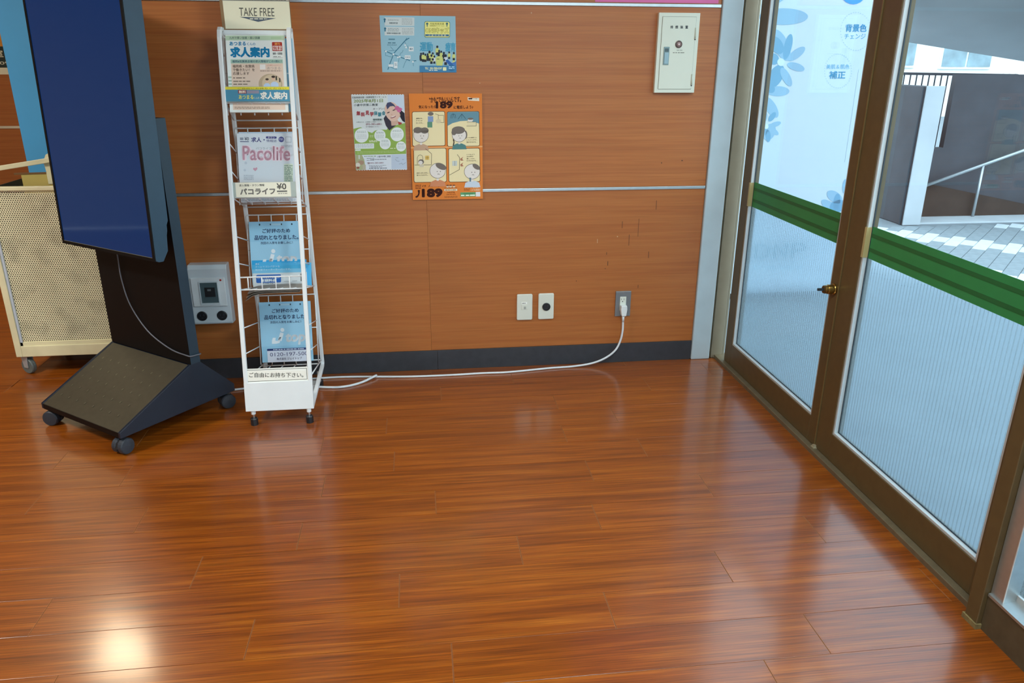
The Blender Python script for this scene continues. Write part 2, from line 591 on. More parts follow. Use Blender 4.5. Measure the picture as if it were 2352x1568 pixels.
for k in range(-10, 17):
    y1 = -0.203 - k * PW
    y0 = y1 - PW
    off = ROWS.get(k, random.uniform(0, PL_))
    x = off - PL_ * 6
    while x < 1.39:
        xa, xb = max(x, -2.75), min(x + PL_, 1.388)
        ya, yb = y0, y1
        x += PL_
        if xb - xa < 0.02: continue
        if yb > 0.001:
            if ya < -0.001: yb_w = 0.0
            if xa > -1.17 and ya > -0.001: continue
            if xb > -1.17 and ya > -0.001: xb = -1.17
            if xb > -1.17 and ya <= -0.001: yb = -0.001
        if xb - xa < 0.02 or yb - ya < 0.01: continue
        o = bpy.data.objects.new('plank', plank_mesh(xb - xa, yb - ya))
        COL.objects.link(o)
        o.location = ((xa + xb) / 2, (ya + yb) / 2, 0)
        o.parent = floor
        n_plank += 1

# ================================================================== back wall: core, veneer panels, strips
wall = MB().box(-1.17, 1.27, 0.012, 0.10, 0, CEIL).box(-1.17, 1.47, 0.10, 3.5, 0, CEIL).build('wall_back', CREAM)
tag(wall, kind='structure')
for (x0, x1) in ((-1.1695, 0.0396), (0.0402, 1.2690)):
    for (z0, z1) in ((0.094, 0.8090), (0.8220, 1.5450), (1.5580, CEIL)):
        xc, zc = (x0 + x1) / 2, (z0 + z1) / 2
        MB().box(x0 - xc, x1 - xc, 0, 0.0118, z0 - zc, z1 - zc).build('wall_panel', WALLW, wall, bevel=0.0004, seg=1, loc=(xc, 0, zc))
scuff_mat = plain('scuff', '#3d2618', rough=0.7, vary=0)
scuff_lt = plain('pale_scuff', '#c9b08c', rough=0.7, vary=0)
for (sx, sz, sw, sh, mt) in ((0.79, 0.575, .002, .018, scuff_lt), (0.835, 0.52, .002, .012, scuff_mat), (0.842, 0.47, .0025, .02, scuff_mat), (0.83, 0.455, .006, .002, scuff_mat),
                             (0.90, 0.64, .0018, .03, scuff_mat), (0.935, 0.56, .0018, .05, scuff_mat), (0.975, 0.60, .0015, .08, scuff_mat), (1.03, 0.50, .002, .03, scuff_mat),
                             (0.88, 0.60, .004, .004, scuff_lt), (1.05, 0.72, .0018, .04, scuff_mat), (0.70, 0.40, .003, .004, scuff_mat), (0.99, 0.36, .002, .015, scuff_mat),
                             (1.06, 0.92, .003, .006, scuff_mat), (1.15, 0.93, .006, .004, scuff_mat), (0.48, 1.515, .003, .005, scuff_lt), (0.27, 1.25, .004, .002, scuff_lt)):
    MB().box(sx, sx + sw, -0.0003, 0.0002, sz, sz + sh).build('scuff_mark', mt, wall)
tag(MB().box(-1.17, 1.268, -0.004, 0.001, 0.8095, 0.8215).build('trim_1', ALU, bevel=0.001), kind='structure')
tag(MB().box(-1.17, 1.268, -0.004, 0.001, 1.5455, 1.5575).build('trim_2', ALU, bevel=0.001), kind='structure')
bb = MB().box(-1.172, 0.0655, -0.005, 0.0, 0.0, 0.0935).box(0.0665, 1.268, -0.005, 0.0, 0.0, 0.0935).build('baseboard_back', BASEB, bevel=0.001)
tag(bb, kind='structure')

# the deeper wall at the end of the hall
tag(MB().box(-6.2, -1.17, 3.5, 3.6, 0, CEIL).build('wall_far', WALLW), kind='structure')
tag(MB().box(-6.2, -1.17, 3.494, 3.499, 0.809, 0.828).build('trim_3', plain('cream_strip', '#d8d2bc', rough=0.5)), kind='structure')
tag(MB().box(-6.2, -1.17, 3.493, 3.499, 0, 0.094).build('baseboard_far', BASEB), kind='structure')
tag(MB().box(-6.3, -6.2, -7.2, 3.6, 0, CEIL).build('wall_left', CREAM), kind='structure')
ceiling = tag(MB().box(-6.3, 1.47, -7.2, 3.6, CEIL, CEIL + 0.15).build('ceiling', PLASTER), kind='structure')
tag(MB().box(-6.3, -1.4, -7.3, -7.2, 0, CEIL).box(1.2, 1.47, -7.3, -7.2, 0, CEIL).box(-1.4, 1.2, -7.3, -7.2, 2.35, CEIL).box(-1.4, 1.2, -7.3, -7.2, 0, 0.35).build('wall_rear', CREAM), kind='structure')
unseen_win2 = tag(MB().box(-1.4, 1.2, -7.27, -7.26, 0.35, 2.35).build('unseen_window_2', GLASS), kind='structure')  # unseen window, put in for frontal daylight on the panelled wall
for xx in (-1.4, -0.13, 1.16):
    MB().box(xx, xx + 0.04, -7.30, -7.22, 0.35, 2.35).build('window_mullion', ALU_PAINT, unseen_win2)

LAMP_GLOW = {}
for i, (lx, ly, lw, lc) in enumerate(LAMPS):
    t = thing('ceiling_lamp', 'square recessed ceiling lamp %s' % (
        'over the deep end of the hall behind the cart', 'over the open side of the hall', 'added unseen in front of the wood-panelled wall',
        'added unseen over the far open side of the hall', 'added unseen beside the windows at the rear of the hall')[i], 'lamp', (lx, ly, CEIL), group='ceiling lamps of the hall')
    m = MB()
    for (a, b, c, d) in ((-.29, .29, -.29, -.25), (-.29, .29, .25, .29), (-.29, -.25, -.25, .25), (.25, .29, -.25, .25)):
        m.box(a, b, c, d, -0.02, 0.0)
    m.build('lamp_frame', ALU_PAINT, t)
    g = emitter('lamp_diffuser_%d' % i, '#ffffff', 1.0, base='#ffffff', rough=0.5)
    b_ = g.node_tree.nodes['Principled BSDF']
    b_.inputs['Emission Color'].default_value = (*lc, 1)
    b_.inputs['Emission Strength'].default_value = lw / (math.pi * 0.46 * 0.46) * 0.35
    MB().box(-.25, .25, -.25, .25, -0.012, 0.0).build('lamp_diffuser', g, t)

# ================================================================== jamb, sill, doors, window
DX = 1.41
jamb = MB().box(1.2705, 1.360, -0.012, 0.10, 0, CEIL).build('trim_4', ALU_PAINT, bevel=0.004)
tag(jamb, kind='structure')
tag(MB().box(1.360, 1.372, 0.012, 0.10, 0, CEIL).build('trim_5', BRONZE), kind='structure')
tag(MB().box(1.372, 1.428, 0.0, 0.10, 0, CEIL).box(1.428, 1.440, 0.004, 0.10, 0, CEIL).build('trim_6', plain('warm_grey_jamb', '#928c78', rough=0.42, metal=0.35), bevel=0.003), kind='structure')
sill = MB().box(1.388, 1.47, -1.845, 0.02, -0.02, 0.016).build('trim_7', BRONZE_LT, bevel=0.002)
tag(sill, kind='structure')
tag(MB().box(1.39, 1.47, -7.2, 0.10, 2.12, CEIL).build('wall_right', CREAM), kind='structure')

def leaf(name, ya, yb, st_a, st_b, ztop, zbot, g_top, g_bot):
    """door leaf in the plane x = DX between ya (towards the wall) and yb; stiles st_a, st_b wide"""
    d = thing(name, kind='structure', loc=(DX, 0, 0))
    zt, zb = 2.11, 0.017
    MB().box(0, 0.042, ya - st_a, ya, zb, zt).build('stile', BRONZE, d, bevel=0.0015)
    MB().box(0, 0.042, yb, yb + st_b, zb, zt).build('stile', BRONZE, d, bevel=0.0015)
    MB().box(0, 0.042, yb + st_b, ya - st_a, zb, zb + 0.098).build('bottom_rail', BRONZE, d, bevel=0.0015)
    MB().box(0, 0.042, yb + st_b, ya - st_a, zt - 0.09, zt).build('top_rail', BRONZE, d, bevel=0.0015)
    a, b, z0, z1 = ya - st_a, yb + st_b, zb + 0.098, zt - 0.09
    for (y0, y1, q0, q1) in ((a - 0.009, a, z0, z1), (b, b + 0.009, z0, z1), (b + 0.009, a - 0.009, z0, z0 + 0.009), (b + 0.009, a - 0.009, z1 - 0.009, z1)):
        MB().box(0.003, 0.0185, y0, y1, q0, q1).build('glazing_bead', BEAD, d, bevel=0.001)
        MB().box(0.0165, 0.0205, y0 - 0.0035, y1 + 0.0035, q0 - 0.0035, q1 + 0.0035).build('gasket', GASKET, d)
    MB().box(0.0195, 0.0255, b, a, z0, z1).build('glass_pane', GLASS, d)
    MB().box(0.0188, 0.0193, b + 0.009, a - 0.009, z0 + 0.009, g_bot).build('frosted_film', FILM, d)
    hgt = g_top - g_bot
    tp = MB().box(0.0178, 0.0186, b + 0.006, a - 0.010, g_bot, g_top).build('green_band', GREEN, d)
    for (f0, f1) in ((0.215, 0.325), (0.66, 0.775)):
        MB().box(0.0170, 0.01765, b + 0.006, a - 0.010, g_top - hgt * f1, g_top - hgt * f0).build('dark_stripe', GREEN_D, tp)
    MB().box(-0.0006, 0.0186, a - 0.0102, a + 0.0006, g_bot + 0.002, g_top - 0.003).build('tape_end', TAPE_BACK, tp)
    return d
d1 = leaf('door_1', -0.068, -0.945, 0.070, 0.055, 0, 0, 0.8575, 0.7525)
d2 = leaf('door_2', -0.9475, -1.838, 0.094, 0.058, 0, 0, 0.8510, 0.7485)
MB().box(-0.004, 0.0, -0.948, -0.9445, 0.017, 2.11).build('meeting_strip', plain('worn_brass_edge', '#8d7c52', rough=0.4, metal=0.6), d1)
# cylinder lock on the meeting stile of the first leaf
BRASS = plain('brass', '#b59a55', rough=0.25, metal=0.95, vary=0.05)
lk = thing('door_lock', 'small brass cylinder lock with thumb turn on the meeting stile of the doors', 'lock', (DX - 0.001, -0.918, 0.607))
MB().lathe([(0.019, 0), (0.019, 0.004), (0.0165, 0.006), (0.0165, 0.024), (0.0145, 0.026), (0.0145, 0.034), (0.012, 0.037)], (0, 0, 0), (-1, 0, 0), 24).build('cylinder', BRASS, lk, smooth=False)
MB().lathe([(0.0135, 0), (0.0135, 0.003), (0.010, 0.005)], (-0.036, 0, 0), (-1, 0, 0), 20).build('rosette', plain('dark_brass', '#6a5836', rough=0.35, metal=0.8), lk)
MB().prism([(-0.003, -0.004), (0.003, -0.004), (0.0045, 0.004), (-0.0045, 0.006)], 'x', -0.060, -0.040).build('thumb_turn', GASKET, lk)
# floor guide under the meeting stiles
gd = MB().box(1.398, 1.416, -0.962, -0.940, 0.0162, 0.020).box(1.400, 1.413, -0.957, -0.945, 0.019, 0.027).build('door_guide', plain('pale_guide', '#b9b49a', rough=0.4, metal=0.4))
tag(gd, 'tiny pale metal guide on the sill where the two doors meet', 'door guide')

# post and the fixed window beyond the doors
tag(MB().box(1.356, 1.47, -1.886, -1.843, 0, CEIL).build('trim_8', BRONZE, bevel=0.002), kind='structure')
tag(MB().box(1.352, 1.40, -1.890, -1.839, 0, 0.014).build('trim_9', plain('dry_sealant', '#7d7048', rough=0.8, vary=0.25, scale=80)), kind='structure')
win = thing('window_1', kind='structure', loc=(0, 0, 0))
MB().box(1.368, 1.47, -7.2, -1.886, -0.02, 0.100).build('apron_panel', plain('bronze_apron', '#5d5440', rough=0.5, metal=0.3, vary=0.12, scale=30), win, bevel=0.002)
MB().prism([(1.366, 0.100), (1.366, 0.107), (1.412, 0.114), (1.412, 0.100)], 'y', -7.2, -1.888).build('window_sill', ALU, win)
MB().box(1.372, 1.412, -1.930, -1.887, 0.107, 2.12).build('window_frame', ALU, win, bevel=0.002)
for yy in (-3.45, -5.3):
    MB().box(1.372, 1.44, yy - 0.03, yy + 0.03, 0.107, 2.12).build('window_mullion', ALU, win)
MB().box(1.405, 1.412, -7.2, -1.887, 0.112, 0.130).build('glazing_bead', BEAD, win)
MB().box(1.412, 1.417, -7.2, -1.888, 0.107, 2.12).build('glass_pane', GLASS, win)
MB().box(1.4105, 1.411, -7.2, -1.93, 0.130, 0.7485).build('frosted_film', FILM, win)
gb = MB().box(1.4097, 1.4104, -7.2, -1.93, 0.7485, 0.8510).build('green_band', GREEN, win)
for (f0, f1) in ((0.215, 0.325), (0.66, 0.775)):
    MB().box(1.4090, 1.40965, -7.2, -1.93, 0.851 - 0.1025 * f1, 0.851 - 0.1025 * f0).build('dark_stripe', GREEN_D, gb)

# ================================================================== outside
ground = MB().box(1.47, 60, -60, 60, -0.10, -0.004).box(-60, 1.47, -60, -7.3, -0.10, -0.004).build('ground', plain('asphalt_concrete', '#78838a', rough=0.85, vary=0.08, scale=4))
tag(ground, kind='structure')
PAV = [plain('paver_grey', '#808c93', rough=0.75, vary=0.1, scale=20), plain('paver_white', '#c2ccd3', rough=0.75, vary=0.06, scale=20)]
_pv = {}
def paver_mesh(i):
    if i not in _pv:
        a, b = 0.1018, 0.0478
        v = [(-a, -b, -0.03), (a, -b, -0.03), (a, b, -0.03), (-a, b, -0.03), (-a, -b, -0.003), (a, -b, -0.003), (a, b, -0.003), (-a, b, -0.003),
             (-a + .003, -b + .003, 0), (a - .003, -b + .003, 0), (a - .003, b - .003, 0), (-a + .003, b - .003, 0)]
        f = [(8, 9, 10, 11)] + [(4 + k, 4 + (k + 1) % 4, 8 + (k + 1) % 4, 8 + k) for k in range(4)] + [(k, (k + 1) % 4, 4 + (k + 1) % 4, 4 + k) for k in range(4)]
        me = bpy.data.meshes.new('paver'); me.from_pydata(v, [], f); me.materials.append(PAV[i]); me.update()
        _pv[i] = me
    return _pv[i]
ca = math.cos(R(44.5)); sa = math.sin(R(44.5))
cand = []
for i in range(-40, 60):
    for j in range(-60, 60):
        s, t = i * 0.2066, j * 0.0985
        s += 0.1033 if j % 2 else 0
        x, y = 4.0 + s * ca + t * sa, 1.6 + s * sa - t * ca
        # ground seen through the clear glass above the green band
        if 3.0 < x < 6.2 and y < 2.86 and y > 1.02 and (y - 0.75) > (x - 3.0) * 0.02:
            cand.append((math.hypot(x, y + 3.3), x, y, i, j))
cand.sort(key=lambda q: abs(q[1] - 4.5) + abs(q[2] - 1.9))
for (_, x, y, i, j) in cand[:296]:
    band = (i * 2 + (1 if j % 2 else 0)) % 10
    o = bpy.data.objects.new('paver', paver_mesh(1 if band in (5, 6, 7) and True else 0))
    COL.objects.link(o)
    o.location = (x, y, 0.004); o.rotation_euler = (0, 0, R(44.5)); o.parent = ground

# photo booth standing outside the first door leaf
BW = plain('booth_white', '#bdd0e0', rough=0.35, vary=0.01)
booth = thing('photo_booth', 'white photo booth with pale blue flowers seen through the door glass', 'photo booth', (1.60, 0.915, 0))
MB().box(0, 0.96, 0, 0.9, 0.035, 2.0).build('body', BW, booth, bevel=0.004)
MB().box(0.0, 0.95, 0.02, 0.88, 0.0, 0.035).build('base_or_shade_block', plain('black_plinth', '#20252a', rough=0.6), booth)
MB().box(0.835, 0.8365, -0.0012, 0.0, 0.80, 1.30).build('panel_joint', plain('joint_grey', '#a9bfca', rough=0.6, vary=0), booth)
MB().box(0, 0.96, -0.0012, 0.0, 0.055, 0.0565).build('panel_joint', MATS['joint_grey'], booth)
BQ = [(1661.56, -128.19), (2065.39, -118.92), (1940.2, 668.35), (1590.1, 679.49)]
P = Print(booth, BQ, 0.96, 1.87, y0=-0.001)
P.h += 0.03
_m0 = P.m
P.m = lambda x, y: (lambda q: (q[0], q[1] + 0.03))(_m0(x, y))
P.part = 'flower'
B1, B2, B3 = '#82a9c4', '#6496b6', '#98b6cc'
def petal(cx, cy, ex, ey, wd, col, lay):
    mx_, my_ = (cx + ex) / 2, (cy + ey) / 2
    L = math.hypot(ex - cx, ey - cy) / 2
    P.ell(mx_, my_, L, wd, col, lay, rot=math.degrees(math.atan2(ey - cy, ex - cx)), n=22)
def q3(x, y): return 1720 + x / 5.225, 60 + y / 5.225
for (a, b, c, d, wd, col, lay) in (
        (430, 400, 505, 95, 9, B2, 3), (470, 410, 672, 255, 9.5, B1, 3), (460, 455, 668, 520, 9, B1, 3), (390, 500, 505, 720, 9.5, B1, 3),
        (470, 410, 300, 40, 17, B1, 2), (390, 330, 280, 130, 14, B2, 3), (400, 470, 240, 740, 16, B2, 2), (360, 390, 240, 400, 13, B2, 3),
        (210, 780, 487, 780, 11.5, B1, 2), (210, 700, 300, 790, 10, B2, 3), (190, 850, 340, 1095, 12, B1, 2), (240, 1140, 318, 1035, 6, B2, 3),
        (250, 1200, 385, 1155, 5.5, B1, 3), (240, 1220, 355, 1300, 6, B1, 3), (225, 1240, 235, 1390, 6, B2, 3), (180, 1240, 310, 1300, 20, B1, 2),
        (170, 1240, 205, 1300, 10, B2, 3), (180, 1150, 200, 1030, 6, B1, 3), (120, 1480, 155, 1500, 5, B1, 2)):
    p0, p1 = q3(a, b), q3(c, d)
    petal(*p0, *p1, wd, col, lay)
P.ell(*q3(385, 432), 8.5, 9, '#bdd0e0', 5)
P.ell(*q3(207, 1203), 5.5, 6, '#bdd0e0', 5)
def q4(x, y): return 1860 + x / 8.71, 380 + y / 8.71
for (a, b, c, d, wd, col, lay) in ((640, 720, 350, 530, 12, B1, 2), (560, 920, 235, 700, 10, B1, 2), (560, 560, 520, 900, 8, B2, 3), (720, 760, 400, 860, 14, B2, 3), (720, 270, 690, 560, 6, B1, 2)):
    petal(*q4(a, b), *q4(c, d), wd, col, lay)
P.ell(1800, 38, 56, 19, B1, 2)
petal(1766, 12, 1830, -40, 12, B1, 2)
P.part = 'round_mark'
P.ell(1960, -30, 34, 40, '#2f8fdc', 3)
for (cx, cy, rr) in ((1966, 72, 37), (1925, 163, 33)):
    for k in range(40):
        a = R(k * 9)
        P.ell(cx + rr * 0.94 * math.cos(a), cy + rr * 1.18 * math.sin(a), 0.9, 0.9, '#8aa7b6', 3, n=6)
def q2(x, y): return 1860 + x / 6.533, y / 6.533
def T2(s, x0, y0, x1, y1, col, bold, sl=0.0):
    a, b = q2(x0, y0), q2(x1, y1)
    P.text(s, a[0], a[1], b[0], b[1], col, 4, bold, sl)
T2('背景色', 530, 360, 850, 478, '#2f8fbf', .022, 0.10)
T2('チェンジ', 515, 505, 835, 583, '#3f93bb', .008, 0.10)
T2('美肌＆肌色', 245, 965, 592, 1035, '#4a9cc2', .004, 0.10)
T2('補正', 285, 1065, 530, 1182, '#2f8fbf', .024, 0.10)
def q1(x, y): return 1680 + x / 7.128, 500 + y / 7.128
for ch, x0, x1 in (('D', 365, 625), ('N', 680, 910), ('P', 970, 1215)):
    a, b = q1(x0, 425 - (x0 - 365) * 0.03), q1(x1, 678 - (x0 - 365) * 0.03)
    P.text(ch, a[0], a[1], b[0], b[1], '#3c7f96', 4, 0.02, 0.06)
a, b = q1(340, 775), q1(1210, 855)
P.fine(a[0], b[0], [a[1] + 1], 9, '#8fb6c9', 4, 3)
P.done()

# low walls, ramp and rail across the pavement
lw = MB().box(4.20, 4.36, 2.90, 5.2, 0, 1.15).build('boundary_wall', CONC_D, bevel=0.004)
tag(lw, 'low dark concrete wall end-on beyond the pavement with pale rendered end', 'wall')
MB().box(4.199, 4.361, 2.888, 2.902, 0, 1.155).build('rendered_end', CONC_L, lw, bevel=0.003)
MB().tube([(4.188, 2.92, 0.0), (4.188, 2.92, 1.15)], 0.008, 8).build('drain_pipe', GASKET, lw)
rw = MB().box(4.70, 12, 3.25, 3.31, 0, 1.24).box(4.362, 4.70, 3.25, 3.31, 0, 0.62).build('retaining_wall', CONC_D)
tag(rw, 'long dark concrete retaining wall behind the handrail across the pavement', 'wall')
rp = MB().prism([(4.362, 0.352), (6.14, 0.0), (4.362, 0.0)], 'y', 3.192, 3.248).build('ramp_flank', SOIL)
tag(rp, 'brown sloping flank of a ramp below the dark retaining wall', 'ramp')
tag(MB().box(4.362, 12, 2.92, 3.19, -0.004, 0.012).build('kerb', CONC_L, bevel=0.003), kind='structure')
hr = thing('handrail', 'sloping steel handrail on posts in front of the dark retaining wall', 'handrail', (0, 0, 0))
MB().tube([(4.42, 3.15, 0.262), (7.6, 3.15, 1.345)], 0.014, 10).build('rail', STEEL, hr, smooth=True)
for xx in (5.05, 6.4):
    MB().tube([(xx, 3.15, 0.012), (xx, 3.15, 0.255 + (xx - 4.42) * 0.3444)], 0.013, 10).build('post', STEEL, hr, smooth=True)
fr = thing('railing', 'dark metal railing of thin upright bars above the low concrete wall', 'railing', (0, 0, 0))
DKM = plain('dark_metal', '#2c3a48', rough=0.5)
MB().bar((3.9, 4.4, 1.241), (6.2, 4.4, 1.215), 0.02, 0.025).build('top_rail', DKM, fr)
MB().bar((3.9, 4.4, 0.30), (6.2, 4.4, 0.30), 0.02, 0.02).build('bottom_rail', DKM, fr)
for k in range(34):
    MB().bar((3.93 + k * 0.068, 4.4, 0.30), (3.93 + k * 0.068, 4.4, 1.23), 0.010, 0.010).build('bar', DKM, fr)
# white building behind
bd = thing('apartment_building', 'white apartment building with sash windows behind the concrete walls', 'building', (0, 16, 0))
K = 19.306 / 12.306
MB().box(6, 16.3, 0.2, 4, -1, 9).build('facade', WHITE_FAC, bd)
PANE = plain('curtained_pane', '#86a0aa', rough=0.15, vary=0.25, scale=3)
for (x0, x1, z0, z1) in ((7.55, 8.08, 1.29, 1.75), (8.58, 9.43, 1.272, 1.75), (10.3, 11.1, 1.26, 1.75)):
    x0, x1 = x0 * K, x1 * K; z0, z1 = 1.34 + (z0 - 1.34) * K, 1.34 + (z1 - 1.34) * K + 0.5
    wn = MB().box(x0 - .06, x1 + .06, 0.14, 0.2, z0 - .06, z1 + .06).build('window', plain('window_white', '#e9eef0', rough=0.5), bd)
    xm = (x0 + x1) / 2
    MB().box(x0, xm - .03, 0.12, 0.142, z0, z1).build('pane', PANE, wn)
    MB().box(xm + .03, x1, 0.12, 0.142, z0, z1).build('pane', PANE, wn)
MB().box(15.9, 16.0, 0.05, 0.2, -1, 9).build('downpipe', plain('pale_pipe', '#c7d3da', rough=0.5), bd)
# sloping underside of the raised approach over the pavement
def cz(x, y): return 1.572 - 0.133 * (x - 5.88) + 0.25 * (6 - y)
v = [(4.6, 6, cz(4.6, 6)), (13, 6, cz(13, 6)), (13, 2.2, cz(13, 2.2)), (4.6, 2.2, cz(4.6, 2.2))]
v2 = [(x, y, z + 0.25) for (x, y, z) in v]
sl = MB().add(v + v2, [(0, 1, 2, 3), (7, 6, 5, 4), (0, 4, 5, 1), (1, 5, 6, 2), (2, 6, 7, 3), (3, 7, 4, 0)]).build('overhead_slab', plain('pale_soffit', '#d4dadd', rough=0.6, vary=0.08, scale=1.2))
tag(sl, 'pale sloping slab overhead across the pavement outside the doors', 'slab')
for (xx) in (4.9, 12.5):
    MB().box(xx - .1, xx + .1, 4.9, 5.1, 0, cz(xx, 5.0)).build('column', CONC_L, sl)

# ================================================================== display stand (digital signage)
KB = plain('black_steel', '#0a0909', rough=0.5, spec=0.2, vary=0.08, scale=30)
KBG = plain('charcoal_base_sheen', '#544d3e', rough=0.36, metal=0.35, vary=0.08, scale=40)  # charcoal lightened to carry the sheen of the ceiling lamps
KBS = plain('daylight_tint_steel', '#0f1a29', rough=0.42, vary=0.05, scale=30)  # black steel with the blue of the door daylight mixed into its colour
KHS = plain('daylight_tint_housing', '#294456', rough=0.42, vary=0.05, scale=30)  # dark housing; blue daylight from the doors is put into the colour
KFL = plain('daylight_tint_flank', '#1c303d', rough=0.42, vary=0.05, scale=30)  # black post side, coloured bluer and lighter as if daylit from the doors
KPL = plain('black_plastic', '#1b1d21', rough=0.38, vary=0)
KWH = plain('caster_rubber', '#2c323a', rough=0.45, vary=0)
CHROME = plain('chrome', '#c8ccd0', rough=0.15, metal=1.0, vary=0)
ka = R(-38)
FRx, FRy = -1.079, -0.704
ux = Vector((math.cos(ka), math.sin(ka), 0)); vy = Vector((-math.sin(ka), math.cos(ka), 0))
kc = Vector((FRx, FRy, 0)) - ux * 0.245 + vy * 0.25
ks = thing('display_stand', 'black digital signage stand on casters with a tall dark blue screen', 'display', tuple(kc), (0, 0, ka))
def kx(x): return x + 0.245
def ky(y): return y - 0.25
# base: folded steel cover
prof = [(ky(0), 0.068), (ky(0.0), 0.090), (ky(0.32), 0.243), (ky(0.362), 0.243), (ky(0.505), 0.098), (ky(0.505), 0.068)]
MB().prism(prof, 'x', kx(-0.012), kx(0.0)).build('base_side', KBS, ks, bevel=0.001)
MB().prism(prof, 'x', kx(-0.497), kx(-0.485)).build('base_side', KBS, ks, bevel=0.001)
def slope(y): return 0.090 + (0.243 - 0.090) * y / 0.32
m = MB()
m.prism([(ky(0.002), 0.070), (ky(0.002), 0.0895), (ky(0.318), slope(0.318)), (ky(0.318), 0.070)], 'x', kx(-0.4845), kx(-0.0125))
bt = m.build('base_cover', KBG, ks, bevel=0.0015)
MB().prism([(ky(0.3205), 0.070), (ky(0.3205), 0.2415), (ky(0.361), 0.2415), (ky(0.503), 0.097), (ky(0.503), 0.070)], 'x', kx(-0.4845), kx(-0.0125)).build('rear_cover', KBS, ks)
MB().box(kx(-0.4845), kx(-0.0125), ky(0.0), ky(0.0018), 0.068, 0.0885).build('front_lip', KB, ks)
hm = MB()
th = math.atan2(0.153, 0.32)
for i in range(5):
    for j in range(8):
        x = -0.445 + j * 0.0515; y = 0.055 + i * 0.047
        zc = slope(y)
        p = Vector((kx(x), ky(y), zc + 0.0006))
        s_ = Vector((0, math.cos(th), math.sin(th)))
        n_ = Vector((0, -math.sin(th), math.cos(th)))
        pts = []
        for k in range(8):
            a = 2 * math.pi * k / 8
            pts.append(p + Vector((1, 0, 0)) * 0.0042 * math.cos(a) + s_ * 0.0058 * math.sin(a))
        n0 = len(hm.v)
        hm.add(pts + [q - n_ * 0.0004 for q in pts], [tuple(range(8))] + [(k, 8 + k, 8 + (k + 1) % 8, (k + 1) % 8) for k in range(8)])
ho = hm.build('vent_holes', plain('hole_lip', '#77715f', rough=0.3, metal=0.6, vary=0), bt)
ho['kind'] = 'stuff'
# post
MB().box(kx(-0.494), kx(0.003), ky(0.320), ky(0.324), 0.243, 1.148).box(kx(-0.494), kx(0.003), ky(0.324), ky(0.362), 0.243, 1.148).build('post', KB, ks, bevel=0.0015)
MB().box(kx(0.003), kx(0.0042), ky(0.3205), ky(0.3615), 0.244, 1.1475).build('post_flank_sheen', KFL, ks)  # thin sheet that paints the daylight sheen on the black post
MB().box(kx(-0.36), kx(-0.13), ky(0.285), ky(0.320), 0.80, 1.10).build('mount_bracket', KB, ks)
# screen, leaning back a little
sc_ = thing('screen', parent=ks, loc=(kx(-0.2435), ky(0.220), 0.668), rot=(R(-1.9), 0, 0))
W2, HS = 0.2805, 0.972
chamf = [(0.012, 0.0), (0.0, 0.006), (0.0, HS), (0.060, HS), (0.066, HS - 0.03), (0.066, 0.14), (0.059, 0.125), (0.059, 0.105), (0.055, 0.09), (0.052, 0.035), (0.030, 0.0)]
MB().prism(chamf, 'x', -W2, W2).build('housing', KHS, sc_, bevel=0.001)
m = MB()
for (a, b, c, d) in ((-W2, W2, 0.004, 0.016), (-W2, W2, HS - 0.014, HS), (-W2, -W2 + 0.012, 0.016, HS - 0.014), (W2 - 0.012, W2, 0.016, HS - 0.014)):
    m.box(a, b, -0.004, 0.0004, c, d)
m.build('bezel', KB, sc_)
m = MB().box(-W2 + 0.012, W2 - 0.012, -0.0035, -0.0028, 0.0155, 0.0172)
m.build('bezel_edge', plain('pale_bezel_edge', '#a39f83', rough=0.3, metal=0.5, vary=0), sc_)
SCR = emitter('screen_glass', '#0d3a78', 0.46, base='#050b14', rough=0.06)
MB().box(-W2 + 0.012, W2 - 0.012, -0.0022, 0.0002, 0.0165, HS - 0.014).build('screen_glass', SCR, sc_)
# casters
def caster(par, loc, rz, r=0.030, w_=0.022):
    c = thing('caster', parent=par, loc=loc, rot=(0, 0, rz))
    for s in (-1, 1):
        MB().lathe([(r * .55, 0), (r * .92, 0), (r, 0.003), (r, w_ - 0.004), (r * .9, w_), (r * .3, w_ + .002)], (s * 0.004, 0, r), (s, 0, 0), 24).build('wheel', KWH, c)
    MB().prism([(-r * 1.02, r * 0.9), (-r * .8, r * 1.55), (0, r * 2.02), (r * .8, r * 1.6), (r * 1.03, r * 0.95), (r * 0.7, r * 1.3), (-r * .7, r * 1.2)], 'x', -0.010, 0.010).build('hood', KPL, c)
    MB().lathe([(0.006, 0), (0.006, 0.014)], (0, 0.008, r * 2.0 - 0.004), (0, 0, 1), 12).build('stem', CHROME, c)
    return c
caster(ks, (kx(-0.024), ky(0.018), 0), R(8))
caster(ks, (kx(-0.472), ky(0.022), 0), R(-62))
caster(ks, (kx(-0.024), ky(0.478), 0), R(-20))
caster(ks, (kx(-0.472), ky(0.478), 0), R(30))
cable = [(-0.337, 0.312, 0.70), (-0.337, 0.312, 0.621), (-0.339, 0.313, 0.534), (-0.312, 0.314, 0.432), (-0.226, 0.314, 0.340), (-0.105, 0.314, 0.291), (-0.01, 0.315, 0.281), (0.0085, 0.322, 0.279), (0.0085, 0.345, 0.277), (0.006, 0.366, 0.275), (-0.03, 0.3665, 0.270), (-0.09, 0.3665, 0.262)]
MB().tube([(kx(a), ky(b), c) for a, b, c in smoothline(cable, 6)], 0.0027, 8).build('screen_cable', plain('grey_cable', '#5d6068', rough=0.4, vary=0), ks, smooth=True)

